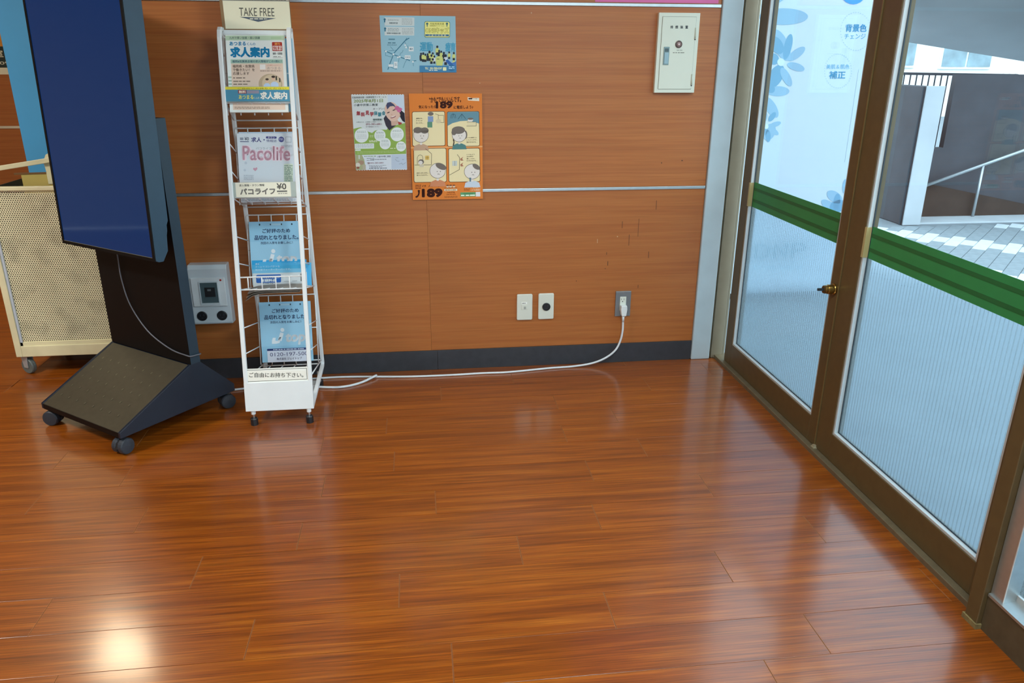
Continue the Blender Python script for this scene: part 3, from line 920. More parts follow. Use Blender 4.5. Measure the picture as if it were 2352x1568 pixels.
# ================================================================== perforated cart, blue panel and what stands around
CRM = plain('cream_enamel', '#d6cda6', rough=0.45, vary=0.08, scale=9)
CRM2 = plain('pale_blue_enamel', '#b4bcc6', rough=0.45)
PERF = perforated('perforated_cream_sheet', '#ddd5ae', 0.0092, 0.0027)
ct = thing('mesh_cart', 'cream perforated sheet-metal cart on casters beside the signage stand', 'cart', (-1.50, 0.34, 0))
cx0, cx1, cy0, cy1, cz0, cz1 = -0.297, 0.28, -0.21, 0.21, 0.088, 0.838
def frame_bars(y0, y1):
    for (a, b, c, d) in ((cx0, cx0 + 0.026, cz0, cz1), (cx1 - 0.026, cx1, cz0, cz1)):
        MB().box(a, b, y0, y1, c, d).build('upright', CRM, ct, bevel=0.002)
    MB().box(cx0 + .026, cx1 - .026, y0, y1, cz0, cz0 + 0.050).build('lower_bar', CRM, ct, bevel=0.002)
    MB().box(cx0 + .026, cx1 - .026, y0, y1, cz1 - 0.016, cz1).build('upper_bar', CRM, ct, bevel=0.002)
frame_bars(cy0, cy0 + 0.022)
frame_bars(cy1 - 0.022, cy1)
MB().box(cx0 + 0.026, cx0 + 0.036, cy0 + 0.006, cy0 + 0.014, cz0 + 0.05, cz1 - .016).build('edging', CRM2, ct)
MB().box(cx0 + 0.026, cx1 - .026, cy0 + 0.006, cy0 + 0.012, cz0 + 0.05, cz0 + 0.066).build('edging', CRM, ct)
MB().box(cx0 + 0.026, cx1 - 0.026, cy0 + 0.012, cy0 + 0.0132, cz0 + 0.05, cz1 - 0.016).build('perforated_panel', PERF, ct)
MB().box(cx0 + 0.026, cx1 - 0.026, cy1 - 0.0132, cy1 - 0.012, cz0 + 0.05, cz1 - 0.016).build('perforated_panel', PERF, ct)
DKI = plain('cart_inside', '#3a3424', rough=0.7)
MB().box(cx0 + 0.004, cx0 + 0.006, cy0 + 0.022, cy1 - 0.022, cz0 + 0.05, cz1 - 0.016).build('end_panel', DKI, ct)
MB().box(cx1 - 0.006, cx1 - 0.004, cy0 + 0.022, cy1 - 0.022, cz0 + 0.05, cz1 - 0.016).build('end_panel', DKI, ct)
MB().box(cx0, cx1, cy0 + 0.022, cy1 - 0.022, cz0, cz0 + 0.03).build('deck', DKI, ct)
MB().box(cx0 + .02, cx1 - .02, cy0 + 0.06, cy0 + 0.063, cz0 + 0.03, cz1 - 0.04).build('liner', DKI, ct)
for (x, y) in ((cx0 + 0.03, cy0 + 0.03), (cx0 + 0.03, cy1 - 0.03), (cx1 - 0.03, cy0 + 0.03), (cx1 - 0.03, cy1 - 0.03)):
    c = thing('caster', parent=ct, loc=(x, y, 0), rot=(0, 0, R(62)))
    MB().lathe([(0.018, -0.011), (0.033, -0.011), (0.036, -0.007), (0.036, 0.007), (0.033, 0.011), (0.018, 0.011)], (0, 0, 0.036), (1, 0, 0), 26).build('wheel', plain('grey_tyre', '#5c6360', rough=0.5), c)
    MB().lathe([(0.011, -0.012), (0.011, 0.013)], (0, 0, 0.036), (1, 0, 0), 16).build('hub', STEEL, c)
    for s in (-1, 1):
        MB().prism([(-0.012, 0.030), (0.012, 0.030), (0.022, 0.086), (-0.016, 0.086)], 'x', s * 0.013, s * 0.0155).build('fork', STEEL, c)
MB().box(cx0 - 0.045, cx0 + 0.01, cy1 - 0.05, cy1 - 0.02, 0.060, 0.072).build('brake_pedal', plain('brown_pedal', '#4a2c20', rough=0.5), ct)
# push arm with its bracket, and the board standing in the cart
MB().bar((-0.48, -0.02, 0.862), (-0.068, -0.02, 0.925), 0.018, 0.020).build('push_arm', CRM, ct, bevel=0.002)
m = MB()
m.prism([(-0.105, 0.868), (-0.060, 0.868), (-0.056, 0.945), (-0.075, 0.955), (-0.095, 0.945), (-0.110, 0.915)], 'y', -0.012, 0.012)
m.build('arm_bracket', CRM, ct, bevel=0.003)
MB().box(-0.105, -0.05, -0.012, 0.10, 0.82, 0.870).build('bracket_foot', CRM, ct)
MB().prism([(-0.212, 0.862), (-0.05, 0.868), (0.22, 0.872), (0.22, 0.60), (-0.212, 0.60)], 'y', -0.008, -0.002).build('inner_board', plain('yellow_board', '#b9a355', rough=0.6, vary=0.04), ct)
MB().bar((-0.240, -0.004, 0.864), (0.22, -0.004, 0.873), 0.012, 0.007).build('board_edging', plain('brown_edging', '#6e4a1e', rough=0.6), ct)
bp_ = MB().box(-1.986, -1.25, 1.0, 1.04, 0.35, 2.2).build('display_board', plain('sky_blue_board', '#49a6dc', rough=0.55, vary=0.03, scale=5), bevel=0.002)
MB().box(-1.98, -1.256, 0.97, 1.07, 0.0, 0.35).build('base_or_shade_block', plain('under_cart_shade', '#2a2420', rough=0.7), bp_)  # added dark block standing in for the shade under the cart
tag(bp_, 'tall plain sky-blue board standing behind the cream cart', 'board')

# ================================================================== wire brochure rack
RWH = plain('white_enamel_rack', '#e3e9ea', rough=0.35, vary=0.02)
RX0, RX1 = -0.687, -0.430
rk = thing('brochure_rack', 'white wire magazine rack with four tiers and a header card', 'rack', (-0.5585, -0.30, 0))
def L_(x, y, z): return (x + 0.5585, y + 0.30, z)
def yf(z): return -0.5 + 0.255 * (z - 0.06) / 1.375
def yr(z): return -0.10 - 0.09 * (z - 0.09) / 1.355
TW = 0.0155
for x in (RX0 + TW / 2, RX1 - TW / 2):
    path = [(yf(0.062), 0.062), (yf(1.33), 1.33), (yf(1.41) + .001, 1.41), (yf(1.43) + 0.008, 1.432), (yf(1.43) + 0.02, 1.440), (yr(1.44), 1.440), (yr(1.40), 1.40), (yr(0.13), 0.13), (yr(0.09), 0.095), (yr(0.09) - 0.012, 0.086), (yf(0.062), 0.068)]
    # one bent tube: outline swept as a flat strap
    m = MB()
    n = len(path)
    cyc = [Vector((0, p[0], p[1])) for p in path]
    vs_ = []
    for i, p in enumerate(cyc):
        d0 = (p - cyc[i - 1]) if i > 0 else (cyc[1] - p)
        d1 = (cyc[(i + 1) % n] - p) if i < n - 1 else (p - cyc[i - 1])
        d = (d0.normalized() + d1.normalized()).normalized()
        nn = Vector((0, -d.z, d.y)) * TW / 2
        for (sx, sn) in ((-1, -1), (1, -1), (1, 1), (-1, 1)):
            q = p + nn * sn
            vs_.append(L_(x + sx * TW / 2, q.y, q.z))
    fs_ = []
    for i in range(n - 1):
        for k in range(4):
            fs_.append((i * 4 + k, i * 4 + (k + 1) % 4, (i + 1) * 4 + (k + 1) % 4, (i + 1) * 4 + k))
    fs_ += [(0, 1, 2, 3), tuple(reversed(range((n - 1) * 4, n * 4)))]
    m.add(vs_, fs_).build('side_frame', RWH, rk, bevel=0.0025)
MB().box(L_(RX0 + .012, 0, 0)[0], L_(RX1 - .012, 0, 0)[0], L_(0, yr(1.44) - 0.006, 0)[1], L_(0, yr(1.44) + 0.006, 0)[1], 1.416, 1.445).build('top_bar', RWH, rk, bevel=0.002)
# front sheet panel at the foot
p0, p1 = (yf(0.062) - 0.008, 0.062), (yf(0.172) - 0.008, 0.172)
MB().prism([(p0[0] + .30, p0[1]), (p1[0] + .30, p1[1]), (p1[0] + .304, p1[1]), (p0[0] + .304, p0[1])], 'x', -0.1285, 0.1285).build('front_panel', RWH, rk, bevel=0.001)
for (x, y, z) in ((-0.674 + .012, -0.495, 0), (-0.451, -0.497, 0), (-0.662, -0.135, 0), (-0.451, -0.135, 0)):
    ft = thing('foot', parent=rk, loc=L_(x, y, 0))
    MB().lathe([(0.0145, 0), (0.0145, 0.026), (0.0125, 0.029)], (0, 0, 0), (0, 0, 1), 8).build('rubber_foot', KPL, ft)
    MB().lathe([(0.0045, 0.027), (0.0045, 0.050)], (0, 0, 0), (0, 0, 1), 10).build('stud', CHROME, ft)
    MB().lathe([(0.009, 0.046), (0.009, 0.066)], (0, 0, 0), (0, 0, 1), 10).build('socket', RWH, ft)
Z0 = [1.190, 0.857, 0.521, 0.180]
WR = 0.0023
LEAN = []
def wire(par, pts, r=WR, name='wire'):
    return MB().tube([L_(*p) for p in pts], r, 6).build(name, RWH, par, smooth=True)
XI0, XI1 = RX0 + 0.010, RX1 - 0.010
for k, z0 in enumerate(Z0):
    bk = thing('wire_pocket', parent=rk)
    zt = z0 + (0.235 if k else 0.232)
    ytp = yr(zt) - 0.010
    yb, zb = ytp - 0.068, z0 - 0.045
    LEAN.append((yb, zb, ytp, zt))
    yfr = yf(z0) + 0.004
    yrr, zrr = yr(z0 - 0.07) - 0.004, z0 - 0.070
    def back(z): return ytp + (yb - ytp) * (zt - z) / (zt - zb)
    # back grid
    wire(bk, [(XI0, yb, zb), (XI0, ytp, zt - 0.004), (XI0 + 0.004, ytp, zt), (XI1 - 0.004, ytp, zt), (XI1, ytp, zt - 0.004), (XI1, yb, zb)], 0.0026, 'back_frame')
    for j in range(4):
        x = XI0 + (XI1 - XI0) * (0.195 + j * 0.207)
        wire(bk, [(x, ytp, zt + 0.002), (x, yb, zb)])
    wire(bk, [(XI0, back(z0 + 0.10), z0 + 0.10), (XI1, back(z0 + 0.10), z0 + 0.10)])
    # floor of the pocket, falling towards the back
    for x in (XI0, XI1):
        wire(bk, [(x, yfr, z0), (x, yrr, zrr)], 0.0026)
    fz = lambda y: z0 + (zrr - z0) * (y - yfr) / (yrr - yfr)
    ymid = yb + 0.012
    wire(bk, [(XI0, ymid, fz(ymid) - .002), (XI1, ymid, fz(ymid) - .002)], 0.0026)
    wire(bk, [(XI0, yrr, zrr), (XI1, yrr, zrr)], 0.0026)
    for j in range(4):
        x = XI0 + (XI1 - XI0) * (0.17 + j * 0.215)
        wire(bk, [(x, yfr, z0), (x, ymid + 0.012, fz(ymid + .012))])
    wire(bk, [(XI0, yfr, z0), (XI1, yfr, z0)], 0.0026)
    # front lip
    if k < 3:
        zl = z0 + 0.046
        wire(bk, [(XI0, yf(z0) + .006, z0), (XI0, yf(zl) + 0.006, zl - 0.004), (XI0 + .004, yf(zl) + 0.006, zl), (XI1 - .004, yf(zl) + 0.006, zl), (XI1, yf(zl) + 0.006, zl - 0.004), (XI1, yf(z0) + .006, z0)], 0.0027, 'front_lip')
        for j in range(4):
            x = XI0 + (XI1 - XI0) * (0.135 + j * 0.215)
            wire(bk, [(x, yf(zl) + 0.006, zl), (x, yf(z0) + 0.006, z0)])
    # side wires
    for dz in (0.100, 0.198):
        zz = z0 + dz
        for x in (XI0, XI1):
            zz2 = zz - (0.040, 0.052, 0.060, 0.070)[k]
            wire(bk, [(x, yf(zz), zz), (x, back(zz2), zz2)])

# header card in its clear sleeve
hd = thing('header_card', parent=rk, loc=L_(-0.676, -0.196, 1.438))
MB().box(0, 0.245, 0.0, 0.003, 0.0, 0.34).build('sleeve', plain('brown_card_back', '#8a6f4c', rough=0.4), hd)
MB().box(0.011, 0.243, -0.0015, -0.0002, 0.004, 0.098).build('card', ink('#d6d6bd'), hd)
MB().box(0.009, 0.243, -0.0015, -0.0002, 0.1005, 0.33).build('upper_card', ink('#dcdcc6'), hd)
MB().box(0.009, 0.243, -0.0019, -0.0014, 0.0975, 0.0995).build('card_line', ink('#7d8480'), hd)
P = Print(hd, [(195, -120), (1050, -120), (1070, 345), (222, 345)], 0.232, 0.134, y0=-0.0016)
_mh = P.m
P.w = 0.26; P.m = lambda x, y: (lambda q: (q[0] + 0.011, q[1] + 0.004))(_mh(x, y))
P.text('TAKE FREE', 408, 100, 860, 196, '#55574f', 2, -0.012)
P.poly([(408, 205), (878, 218), (645, 262)], '#4d5a68', 2)
P.fine(540, 760, [221], 12, '#c9ccb8', 3, 5)
P.fine(400, 1020, [2], 9, '#8c8f80', 3, 6)
P.done()
# label strips on the lips
def label_strip(x0, x1, ztop, zbot, quad):
    zc = zbot
    t = thing('label_strip', parent=rk, loc=L_(x0, yf(zc) - 0.004, zc), rot=(-math.atan2(0.255, 1.375), 0, 0))
    h = (ztop - zbot) / math.cos(math.atan2(0.255, 1.375))
    return t, x1 - x0, h
t, lw_, lh = label_strip(-0.676, -0.447, 1.245, 1.195, None)
MB().box(-0.001, lw_ + .001, 0.0, 0.003, -0.001, lh + .001).build('holder', plain('clear_holder', '#a9b6b0', rough=0.2), t)
P = Print(t, [(210, 1118), (1035, 1118), (1042, 1296), (210, 1300)], lw_, lh)
P.rect(205, 1110, 1045, 1155, '#d9cf3f', 1)
P.rect(205, 1152, 1045, 1305, '#4a8aa6', 1)
P.rrect(388, 1158, 495, 1202, 6, '#8e3b45', 2)
P.rect(503, 1162, 655, 1200, '#8d8a9a', 2)
P.text('無料', 398, 1162, 488, 1198, '#f2ead8', 3, .03)
P.text('あつまる', 392, 1218, 580, 1270, '#e9e36a', 3, .02)
P.text('くんの', 584, 1240, 655, 1268, '#dfe2c0', 3, .01)
P.text('求人案内', 668, 1178, 1010, 1272, '#f1f2e6', 3, .04)
P.text('ご自由にお持ちください', 385, 1129, 1000, 1147, '#6b6a2a', 3, .0)
P.done()
t, lw_, lh = label_strip(-0.674, -0.440, 0.912, 0.860, None)
MB().box(-0.004, lw_ + .002, 0.0, 0.003, -0.001, lh + .001).build('holder', plain('clear_holder', '#a9b6b0', rough=0.2), t)
P = Print(t, [(225, 1096), (1140, 1100), (1140, 1290), (225, 1286)], lw_, lh)
P.rect(272, 1096, 1045, 1288, '#d9d8c6', 1)
P.text('求人情報・タウン情報', 325, 1118, 678, 1148, '#5a5a55', 3, .02)
P.text('パコライフ', 330, 1172, 825, 1256, '#75736e', 3, .05)
P.text('¥0', 848, 1112, 985, 1195, '#5a5a55', 3, .03)
P.rect(848, 1208, 992, 1228, '#6b6b66', 2)
P.fine(862, 992, [1242], 10, '#8c8b84', 3, 9)
P.done()
t, lw_, lh = label_strip(-0.684, -0.443, 0.224, 0.172, None)
MB().box(-0.001, lw_ + .001, 0.0, 0.0025, -0.001, lh + .001).build('holder', ink('#e4e6df'), t)
P = Print(t, [(188, 858), (885, 828), (905, 982), (195, 1012)], lw_, lh)
for (a, b) in (((203, 868), (870, 842)), ((870, 842), (885, 968)), ((885, 968), (212, 998)), ((212, 998), (203, 868))):
    P.line([a, b], 5, '#4d5048', 2)
P.rect(210, 872, 868, 990, '#e2e2d8', 1)
P.text('ご自由にお持ち下さい。', 246, 893, 842, 948, '#45463f', 3, .012)
P.done()

# ---- what stands in the pockets
def leaner(name, label, cat, k, x0, w_, h_, dy=0.0, dz=0.0, thick=0.006, body='#d9e2e2', extra=0.0, rz=0.0, group=None):
    yb, zb, yt, zt = LEAN[k]
    ang = math.atan2(yt - yb, zt - zb)
    o = thing(name, label, cat, (x0, yb - 0.006 - thick + dy, zb + 0.012 + dz), (-(ang + extra), rz, 0), group)
    MB().box(0, w_, 0, thick, 0, h_).build('pages' if thick > 0.003 else 'sheet', ink(body), o, bevel=0.0004, seg=1)
    return o
J1 = leaner('job_magazine', 'thick job magazine with big blue title in the top tier of the rack', 'magazine', 0, -0.664, 0.207, 0.272, thick=0.014, body='#d7dcd6')
P = Print(J1, [(243, 380), (990, 388), (990, 1392), (260, 1392)], 0.207, 0.272)
P.rect(240, 378, 992, 1394, '#dde5e2', 1)
P.rect(245, 392, 988, 455, '#b3cbb0', 2)
P.text('九州で厚い信頼・高い実績', 292, 405, 682, 440, '#6a8478', 3, .02)
P.rect(818, 408, 955, 440, '#a6c3a0', 3)
P.text('あつまる', 292, 470, 500, 525, '#2b86b4', 3, .035)
P.text('くんの', 515, 485, 620, 522, '#2b86b4', 3, .015)
P.text('求人案内', 296, 540, 795, 680, '#1c85b8', 3, .05)
P.rrect(830, 478, 958, 598, 12, '#a8372e', 2)
P.text('週刊', 862, 487, 928, 518, '#f0b060', 3, .02)
P.rect(838, 528, 950, 588, '#f0e6e0', 3)
P.text('無料', 840, 530, 950, 590, '#b03a34', 4, .02)
P.text('福岡・佐賀版', 832, 615, 955, 645, '#5a5f60', 3, .02)
P.rect(832, 684, 955, 688, '#7c8280', 3)
P.fine(838, 930, [665], 10, '#8d9492', 3, 2)
P.rect(298, 706, 955, 758, '#9fbfae', 2)
P.text('福岡&佐賀県全域の求人情報がこの1冊に！', 318, 715, 938, 748, '#3d5f72', 3, .02)
P.rect(300, 758, 955, 1362, '#dcc8b6', 2)
P.text('福岡県・佐賀県', 318, 775, 596, 815, '#5d4a3c', 3, .02)
P.text('で働きたい！を', 318, 822, 596, 862, '#5d4a3c', 3, .02)
P.text('応援します', 318, 870, 525, 908, '#5d4a3c', 3, .02)
for (a, b, s) in ((318, 470, 946), (318, 538, 990), (318, 495, 1028), (318, 545, 1072)):
    P.fine(a, b, [s - 6], 15, '#8b7a6c', 3, s)
for s in (926, 970, 1014, 1060):
    P.rect(258, s, 300, s + 26, '#a9bfb0', 2)
P.rect(662, 772, 732, 838, '#e7e4de', 3)
P.text('お仕事探しは今すぐ！', 750, 776, 928, 790, '#b3544a', 3, .0)
P.text('あつまる', 752, 802, 920, 840, '#a59a90', 3, .0)
P.fine(665, 932, [852], 9, '#8b7a6c', 3, 4)
P.ell(785, 1030, 150, 135, '#b7a488', 3, n=30)
P.ell(800, 1020, 120, 115, '#cdbb9e', 4, n=30)
for (hx, hy, bx, by, sc2) in ((745, 985, 740, 1070, 1.0), (825, 955, 835, 1050, 1.15)):
    P.ell(hx, hy, 19 * sc2, 26 * sc2, '#d8b79d', 6)
    P.ell(hx, hy - 18 * sc2, 21 * sc2, 14 * sc2, '#463b33', 7)
    P.poly([(bx - 45 * sc2, 1120), (bx - 40 * sc2, by - 30), (bx - 18, by - 52), (bx + 18, by - 52), (bx + 42 * sc2, by - 30), (bx + 48 * sc2, 1120)], '#b9cbe4', 5)
    P.rect(bx - 30, 1100, bx + 30, 1120, '#3c3f4a', 6)
P.rect(852, 925, 872, 980, '#4a443c', 5)
P.rect(895, 950, 912, 1005, '#4a443c', 5)
P.fine(320, 760, [1322, 1338], 9, '#a08f80', 3, 11)
P.done()
J1b = leaner('blue_booklet', 'light blue booklet showing at the edge behind the job magazine', 'booklet', 0, -0.645, 0.212, 0.262, dy=0.0125, thick=0.004, body='#86b8d0')
J2 = leaner('town_magazine', 'pale town magazine with pink lettering in the second tier of the rack', 'magazine', 1, -0.669, 0.210, 0.258, dy=0.0, thick=0.008, body='#c9d4dc')
P = Print(J2, [(352, 447), (1105, 430), (1158, 1342), (388, 1352)], 0.210, 0.258)
P.poly([(350, 445), (1107, 428), (1160, 1344), (386, 1354)], '#d2dbe2', 1)
P.text('¥0', 455, 490, 512, 535, '#525d6c', 3, .02)
P.rect(396, 498, 440, 530, '#8d97a4', 3)
P.rect(396, 545, 512, 554, '#4a4f78', 3)
P.text('求人・', 542, 490, 722, 555, '#3d4180', 3, .03)
P.rrect(738, 478, 880, 505, 12, '#3d4180', 3)
P.text('タウン', 760, 482, 858, 502, '#e4e8f0', 4, .02)
P.text('情報誌', 742, 516, 880, 552, '#4e5384', 3, .01)
P.ell(942, 514, 37, 36, '#454a86', 3)
P.fine(915, 970, [500, 516], 8, '#c4cade', 4, 3)
P.rect(1000, 478, 1078, 552, '#9eabb4', 3)
P.rect(1006, 484, 1072, 546, '#d4dce2', 4)
P.fine(942, 1085, [588, 604], 7, '#9aa5ae', 3, 8)
P.text('パコライフ', 602, 618, 808, 648, '#8a939a', 3, .0)
P.text('Pacolife', 415, 592, 1070, 800, '#e6d9e2', 3, .10, 0.0)
P.text('Pacolife', 425, 600, 1062, 790, '#cf9fb0', 4, .02, 0.0)
P.poly([(588, 932), (560, 905), (568, 888), (590, 894), (606, 880), (620, 892), (612, 914)], '#c99bac', 3)
P.ell(465, 825, 18, 18, '#bfc9d4', 3)
P.ell(450, 920, 16, 16, '#bfc9d4', 3)
P.fine(435, 565, [985, 1005, 1022, 1040], 6, '#8f98a4', 3, 12)
P.rrect(975, 830, 1100, 1100, 20, '#d3dfce', 2)
for s in range(4):
    P.fine(980, 1095, [850 + s * 60, 872 + s * 60, 892 + s * 60], 12, '#8aa394', 3, 20 + s)
P.fine(400, 1140, [1300, 1318], 9, '#a9b2ba', 3, 15)
P.done()
J2b = leaner('folded_magazine', 'second pale magazine behind the pink-lettered one', 'magazine', 1, -0.665, 0.206, 0.262, dy=0.0095, thick=0.003, body='#b9cbd8')

def jtop_art(P, quadname, full):
    """sold-out notice printed on the blue display boards, on a 0..800 x 0..940 grid"""
    P.rect(-5, -5, 805, 945, '#90c3de', 1)
    P.rect(-5, 300, 805, 700, '#9acae3', 2)
    for x in (160, 640): P.ell(x, 45, 11, 14, '#22384c', 4)
    P.rrect(318, 32, 490, 58, 12, '#a9cfe2', 3)
    P.ell(322, 45, 9, 13, '#22384c', 4); P.ell(486, 45, 9, 13, '#22384c', 4)
    P.text('ご好評のため', 195, 108, 610, 172, '#24355f', 4, .022)
    P.text('品切れとなりました。', 72, 205, 728, 275, '#24355f', 4, .026)
    P.text('次回の入荷をお楽しみに！', 158, 300, 640, 340, '#2a3c66', 4, .02)
    wht = '#dce6ec'
    P.ell(340, 445, 31, 32, wht, 4)
    P.line([(332, 490), (290, 615)], 56, wht, 4)
    P.poly([(290, 555), (320, 560), (285, 650), (230, 662), (165, 662), (168, 610), (185, 565), (230, 565), (222, 612), (258, 618)], wht, 4)
    P.text('top', 362, 505, 680, 690, wht, 4, .045, 0.14)
    if full:
        P.rrect(85, 738, 740, 772, 10, '#27386c', 4)
        P.fine(180, 660, [748], 14, '#c6d2e4', 5, 31)
        P.rect(85, 772, 740, 960, '#d3dbe8', 3)
        P.text('0120-197-500', 125, 802, 715, 862, '#4a4e74', 4, .008)
        P.text('株式会社 ジェイトップ', 225, 885, 620, 925, '#3c4264', 4, .02)
J3 = leaner('notice_board', 'light blue sold-out notice board behind leaflets in the third tier', 'notice board', 2, -0.667, 0.208, 0.252, thick=0.004, body='#8fc0da', group='blue sold-out notice boards in the rack')
P = Print(J3, [(0, 0), (800, 0), (800, 955), (0, 955)], 0.208, 0.252)
jtop_art(P, '', False); P.done()
J4 = leaner('notice_board', 'light blue sold-out notice board with a phone number in the bottom tier', 'notice board', 3, -0.668, 0.209, 0.252, thick=0.004, body='#8fc0da', group='blue sold-out notice boards in the rack')
P = Print(J4, [(0, 0), (800, 0), (800, 955), (0, 955)], 0.209, 0.252)
jtop_art(P, '', True); P.done()
J3b = leaner('water_leaflet', 'bright blue water dispenser leaflet in front of the notice board', 'leaflet', 2, -0.664, 0.212, 0.105, dy=-0.006, dz=-0.004, thick=0.005, body='#6fb2d6', extra=R(3), group='blue leaflets in the third tier')
P = Print(J3b, [(95, 178), (1960, 178), (1990, 1120), (130, 1120)], 0.212, 0.105)
P.rect(80, 170, 2000, 340, '#2f9fd6', 1)
P.rect(80, 338, 2000, 500, '#4aabd8', 1)
P.rect(80, 498, 2000, 640, '#79bdde', 1)
P.rect(80, 638, 2000, 1130, '#cfd8da', 1)
P.text('水道水を注ぐだけでおいしいお水が飲み放題', 210, 268, 1900, 340, '#dff0f6', 3, .012)
P.text('スリムでコンパクトな', 210, 375, 1050, 440, '#cfe6f0', 3, .0)
P.text('給水型ウォーターサーバーです。', 215, 480, 1430, 548, '#cfe6f0', 3, .0)
P.rrect(240, 695, 1090, 985, 45, '#2a62b0', 3)
P.text('どれだけ飲んでも安心の', 285, 768, 1045, 832, '#e4edf4', 4, .02)
P.text('定額料金', 395, 850, 925, 955, '#e8f0f4', 4, .045)
P.rrect(1170, 690, 1760, 970, 20, '#dde3e4', 2)
P.rect(1190, 745, 1400, 768, '#a3aaac', 3); P.rect(1475, 738, 1660, 766, '#8f9698', 3)
P.rect(1180, 940, 1370, 955, '#8f9698', 3); P.rect(1470, 940, 1640, 955, '#8f9698', 3)
P.rect(1760, 690, 1900, 960, '#6f7678', 3)
P.fine(430, 820, [1000], 22, '#79848a', 3, 40)
P.done()
J3c = leaner('water_leaflet', 'curled blue leaflet poking out beside the rack pole in the third tier', 'leaflet', 2, -0.640, 0.204, 0.092, dy=0.002, dz=0.0, thick=0.003, body='#4fb0e0', extra=R(-4), rz=R(2), group='blue leaflets in the third tier')
lf = MB()
for i, (dx, dz, sag) in enumerate(((0, 0, 0.030), (0.004, 0.006, 0.022), (0.010, 0.011, 0.012))):
    n = 9
    vs_ = []
    for a in range(n):
        x = -0.676 + dx + a * 0.026
        z = 0.487 + dz - sag * math.exp(-a * 0.9)
        for y in (-0.345, -0.262):
            vs_.append((x, y, z)); vs_.append((x, y, z + 0.0012))
    fs_ = []
    for a in range(n - 1):
        q = a * 4
        fs_ += [(q, q + 4, q + 6, q + 2), (q + 1, q + 3, q + 7, q + 5), (q, q + 1, q + 5, q + 4), (q + 2, q + 6, q + 7, q + 3)]
    fs_ += [(0, 2, 3, 1), ((n - 1) * 4, (n - 1) * 4 + 1, (n - 1) * 4 + 3, (n - 1) * 4 + 2)]
    lf.add(vs_, fs_)
lfo = lf.build('folded_flyer', plain('worn_grey_paper', '#9a948a', rough=0.7))
tag(lfo, 'creased grey flyer lying flat in the third tier with drooping corner', 'flyer')

# ================================================================== fittings on the wood-panelled wall
IVORY = plain('ivory_plastic', '#d9ddd0', rough=0.35, vary=0.01)
WPL = plain('white_plastic', '#c3cfd6', rough=0.35, vary=0.02)
SLOT = plain('dark_slot', '#15181c', rough=0.5, vary=0)

def rounded_plate(name, par, x0, x1, z0, z1, y0, y1, r, mat, bevel=0.0015):
    pts = []
    for cx, cz, a0 in ((x1 - r, z1 - r, 0), (x0 + r, z1 - r, 90), (x0 + r, z0 + r, 180), (x1 - r, z0 + r, 270)):
        for k in range(5):
            a = R(a0 + k * 22.5)
            pts.append((cx + r * math.cos(a), cz + r * math.sin(a)))
    return MB().prism(pts, 'y', y0, y1).build(name, mat, par, bevel=bevel)

# breaker box with two round sockets
bx = thing('breaker_box', 'pale plastic breaker box with two black round sockets low on the wall', 'breaker box', (-0.880, -0.0, 0.270))
MB().prism([(0.0, 0.0), (-0.055, 0.004), (-0.058, 0.012), (-0.058, 0.245), (-0.048, 0.262), (0.0, 0.262)], 'x', -0.082, 0.076).build('body', WPL, bx, bevel=0.003)
MB().box(-0.073, 0.064, -0.064, -0.057, 0.085, 0.210).build('cover', plain('white_cover', '#d2dbdf', rough=0.35), bx, bevel=0.002)
m = MB()
for (a, b, c, d) in ((-0.041, -0.037, 0.100, 0.194), (0.033, 0.037, 0.100, 0.194), (-0.037, 0.033, 0.190, 0.194), (-0.041, 0.037, 0.093, 0.101)):
    m.box(a, b, -0.069, -0.064, c, d)
m.build('window_frame', WPL, bx)
MB().box(-0.037, 0.033, -0.0652, -0.0642, 0.101, 0.190).build('breaker_window', plain('smoked_window', '#4d6066', rough=0.15), bx)
br_ = MB().box(-0.020, 0.022, -0.0675, -0.0653, 0.128, 0.168).build('breaker', SLOT, bx)
MB().box(-0.008, 0.006, -0.070, -0.0676, 0.154, 0.162).build('breaker_toggle', plain('grey_toggle', '#6a7478', rough=0.4), br_)
MB().lathe([(0.0042, 0), (0.0042, 0.002), (0.002, 0.0035)], (0.049, -0.064, 0.199), (0, -1, 0), 14).build('indicator_lamp', plain('red_lens', '#a32420', rough=0.2), bx)
for x in (-0.046, 0.036):
    so = MB().lathe([(0.021, 0), (0.021, 0.0035), (0.018, 0.0045), (0.017, 0.001)], (x, -0.0578, 0.042), (0, -1, 0), 24).build('socket', KPL, bx)
    for (dx, dz, w_, h_) in ((-0.008, 0.004, .002, .009), (0.007, 0.004, .002, .009), (-0.003, -0.008, .007, .002)):
        MB().box(x + dx, x + dx + w_, -0.0632, -0.0620, 0.042 + dz - h_ / 2, 0.042 + dz + h_ / 2).build('slot', plain('slot_grey', '#3c424a', rough=0.4), so)

# telephone / aerial plates
pl1 = thing('wall_plate', 'ivory wall plate with a small square telephone jack', 'wall plate', (0.4655, 0, 0.288), group='ivory wall plates')
rounded_plate('plate', pl1, -0.0355, 0.0355, -0.061, 0.061, -0.009, 0.0, 0.006, IVORY, 0.003)
MB().box(-0.015, 0.014, -0.0105, -0.009, -0.012, 0.013).build('jack', IVORY, pl1, bevel=0.0006)
MB().box(-0.004, 0.006, -0.0112, -0.0105, -0.008, 0.004).build('jack_opening', plain('shade_grey', '#a6aca2', rough=0.5), pl1)
MB().box(-0.014, 0.011, -0.0096, -0.009, 0.015, 0.025).build('name_tag', ink('#e6e8e0'), pl1)
pg = MB()
for i in range(4): pg.box(-0.011 + i * 0.004, -0.0085 + i * 0.004, -0.0099, -0.0096, 0.0175, 0.0215)
pg.build('lettering', ink('#3d4144'), pl1)
pl2 = thing('wall_plate', 'ivory wall plate with a round black socket', 'wall plate', (0.564, 0, 0.2885), group='ivory wall plates')
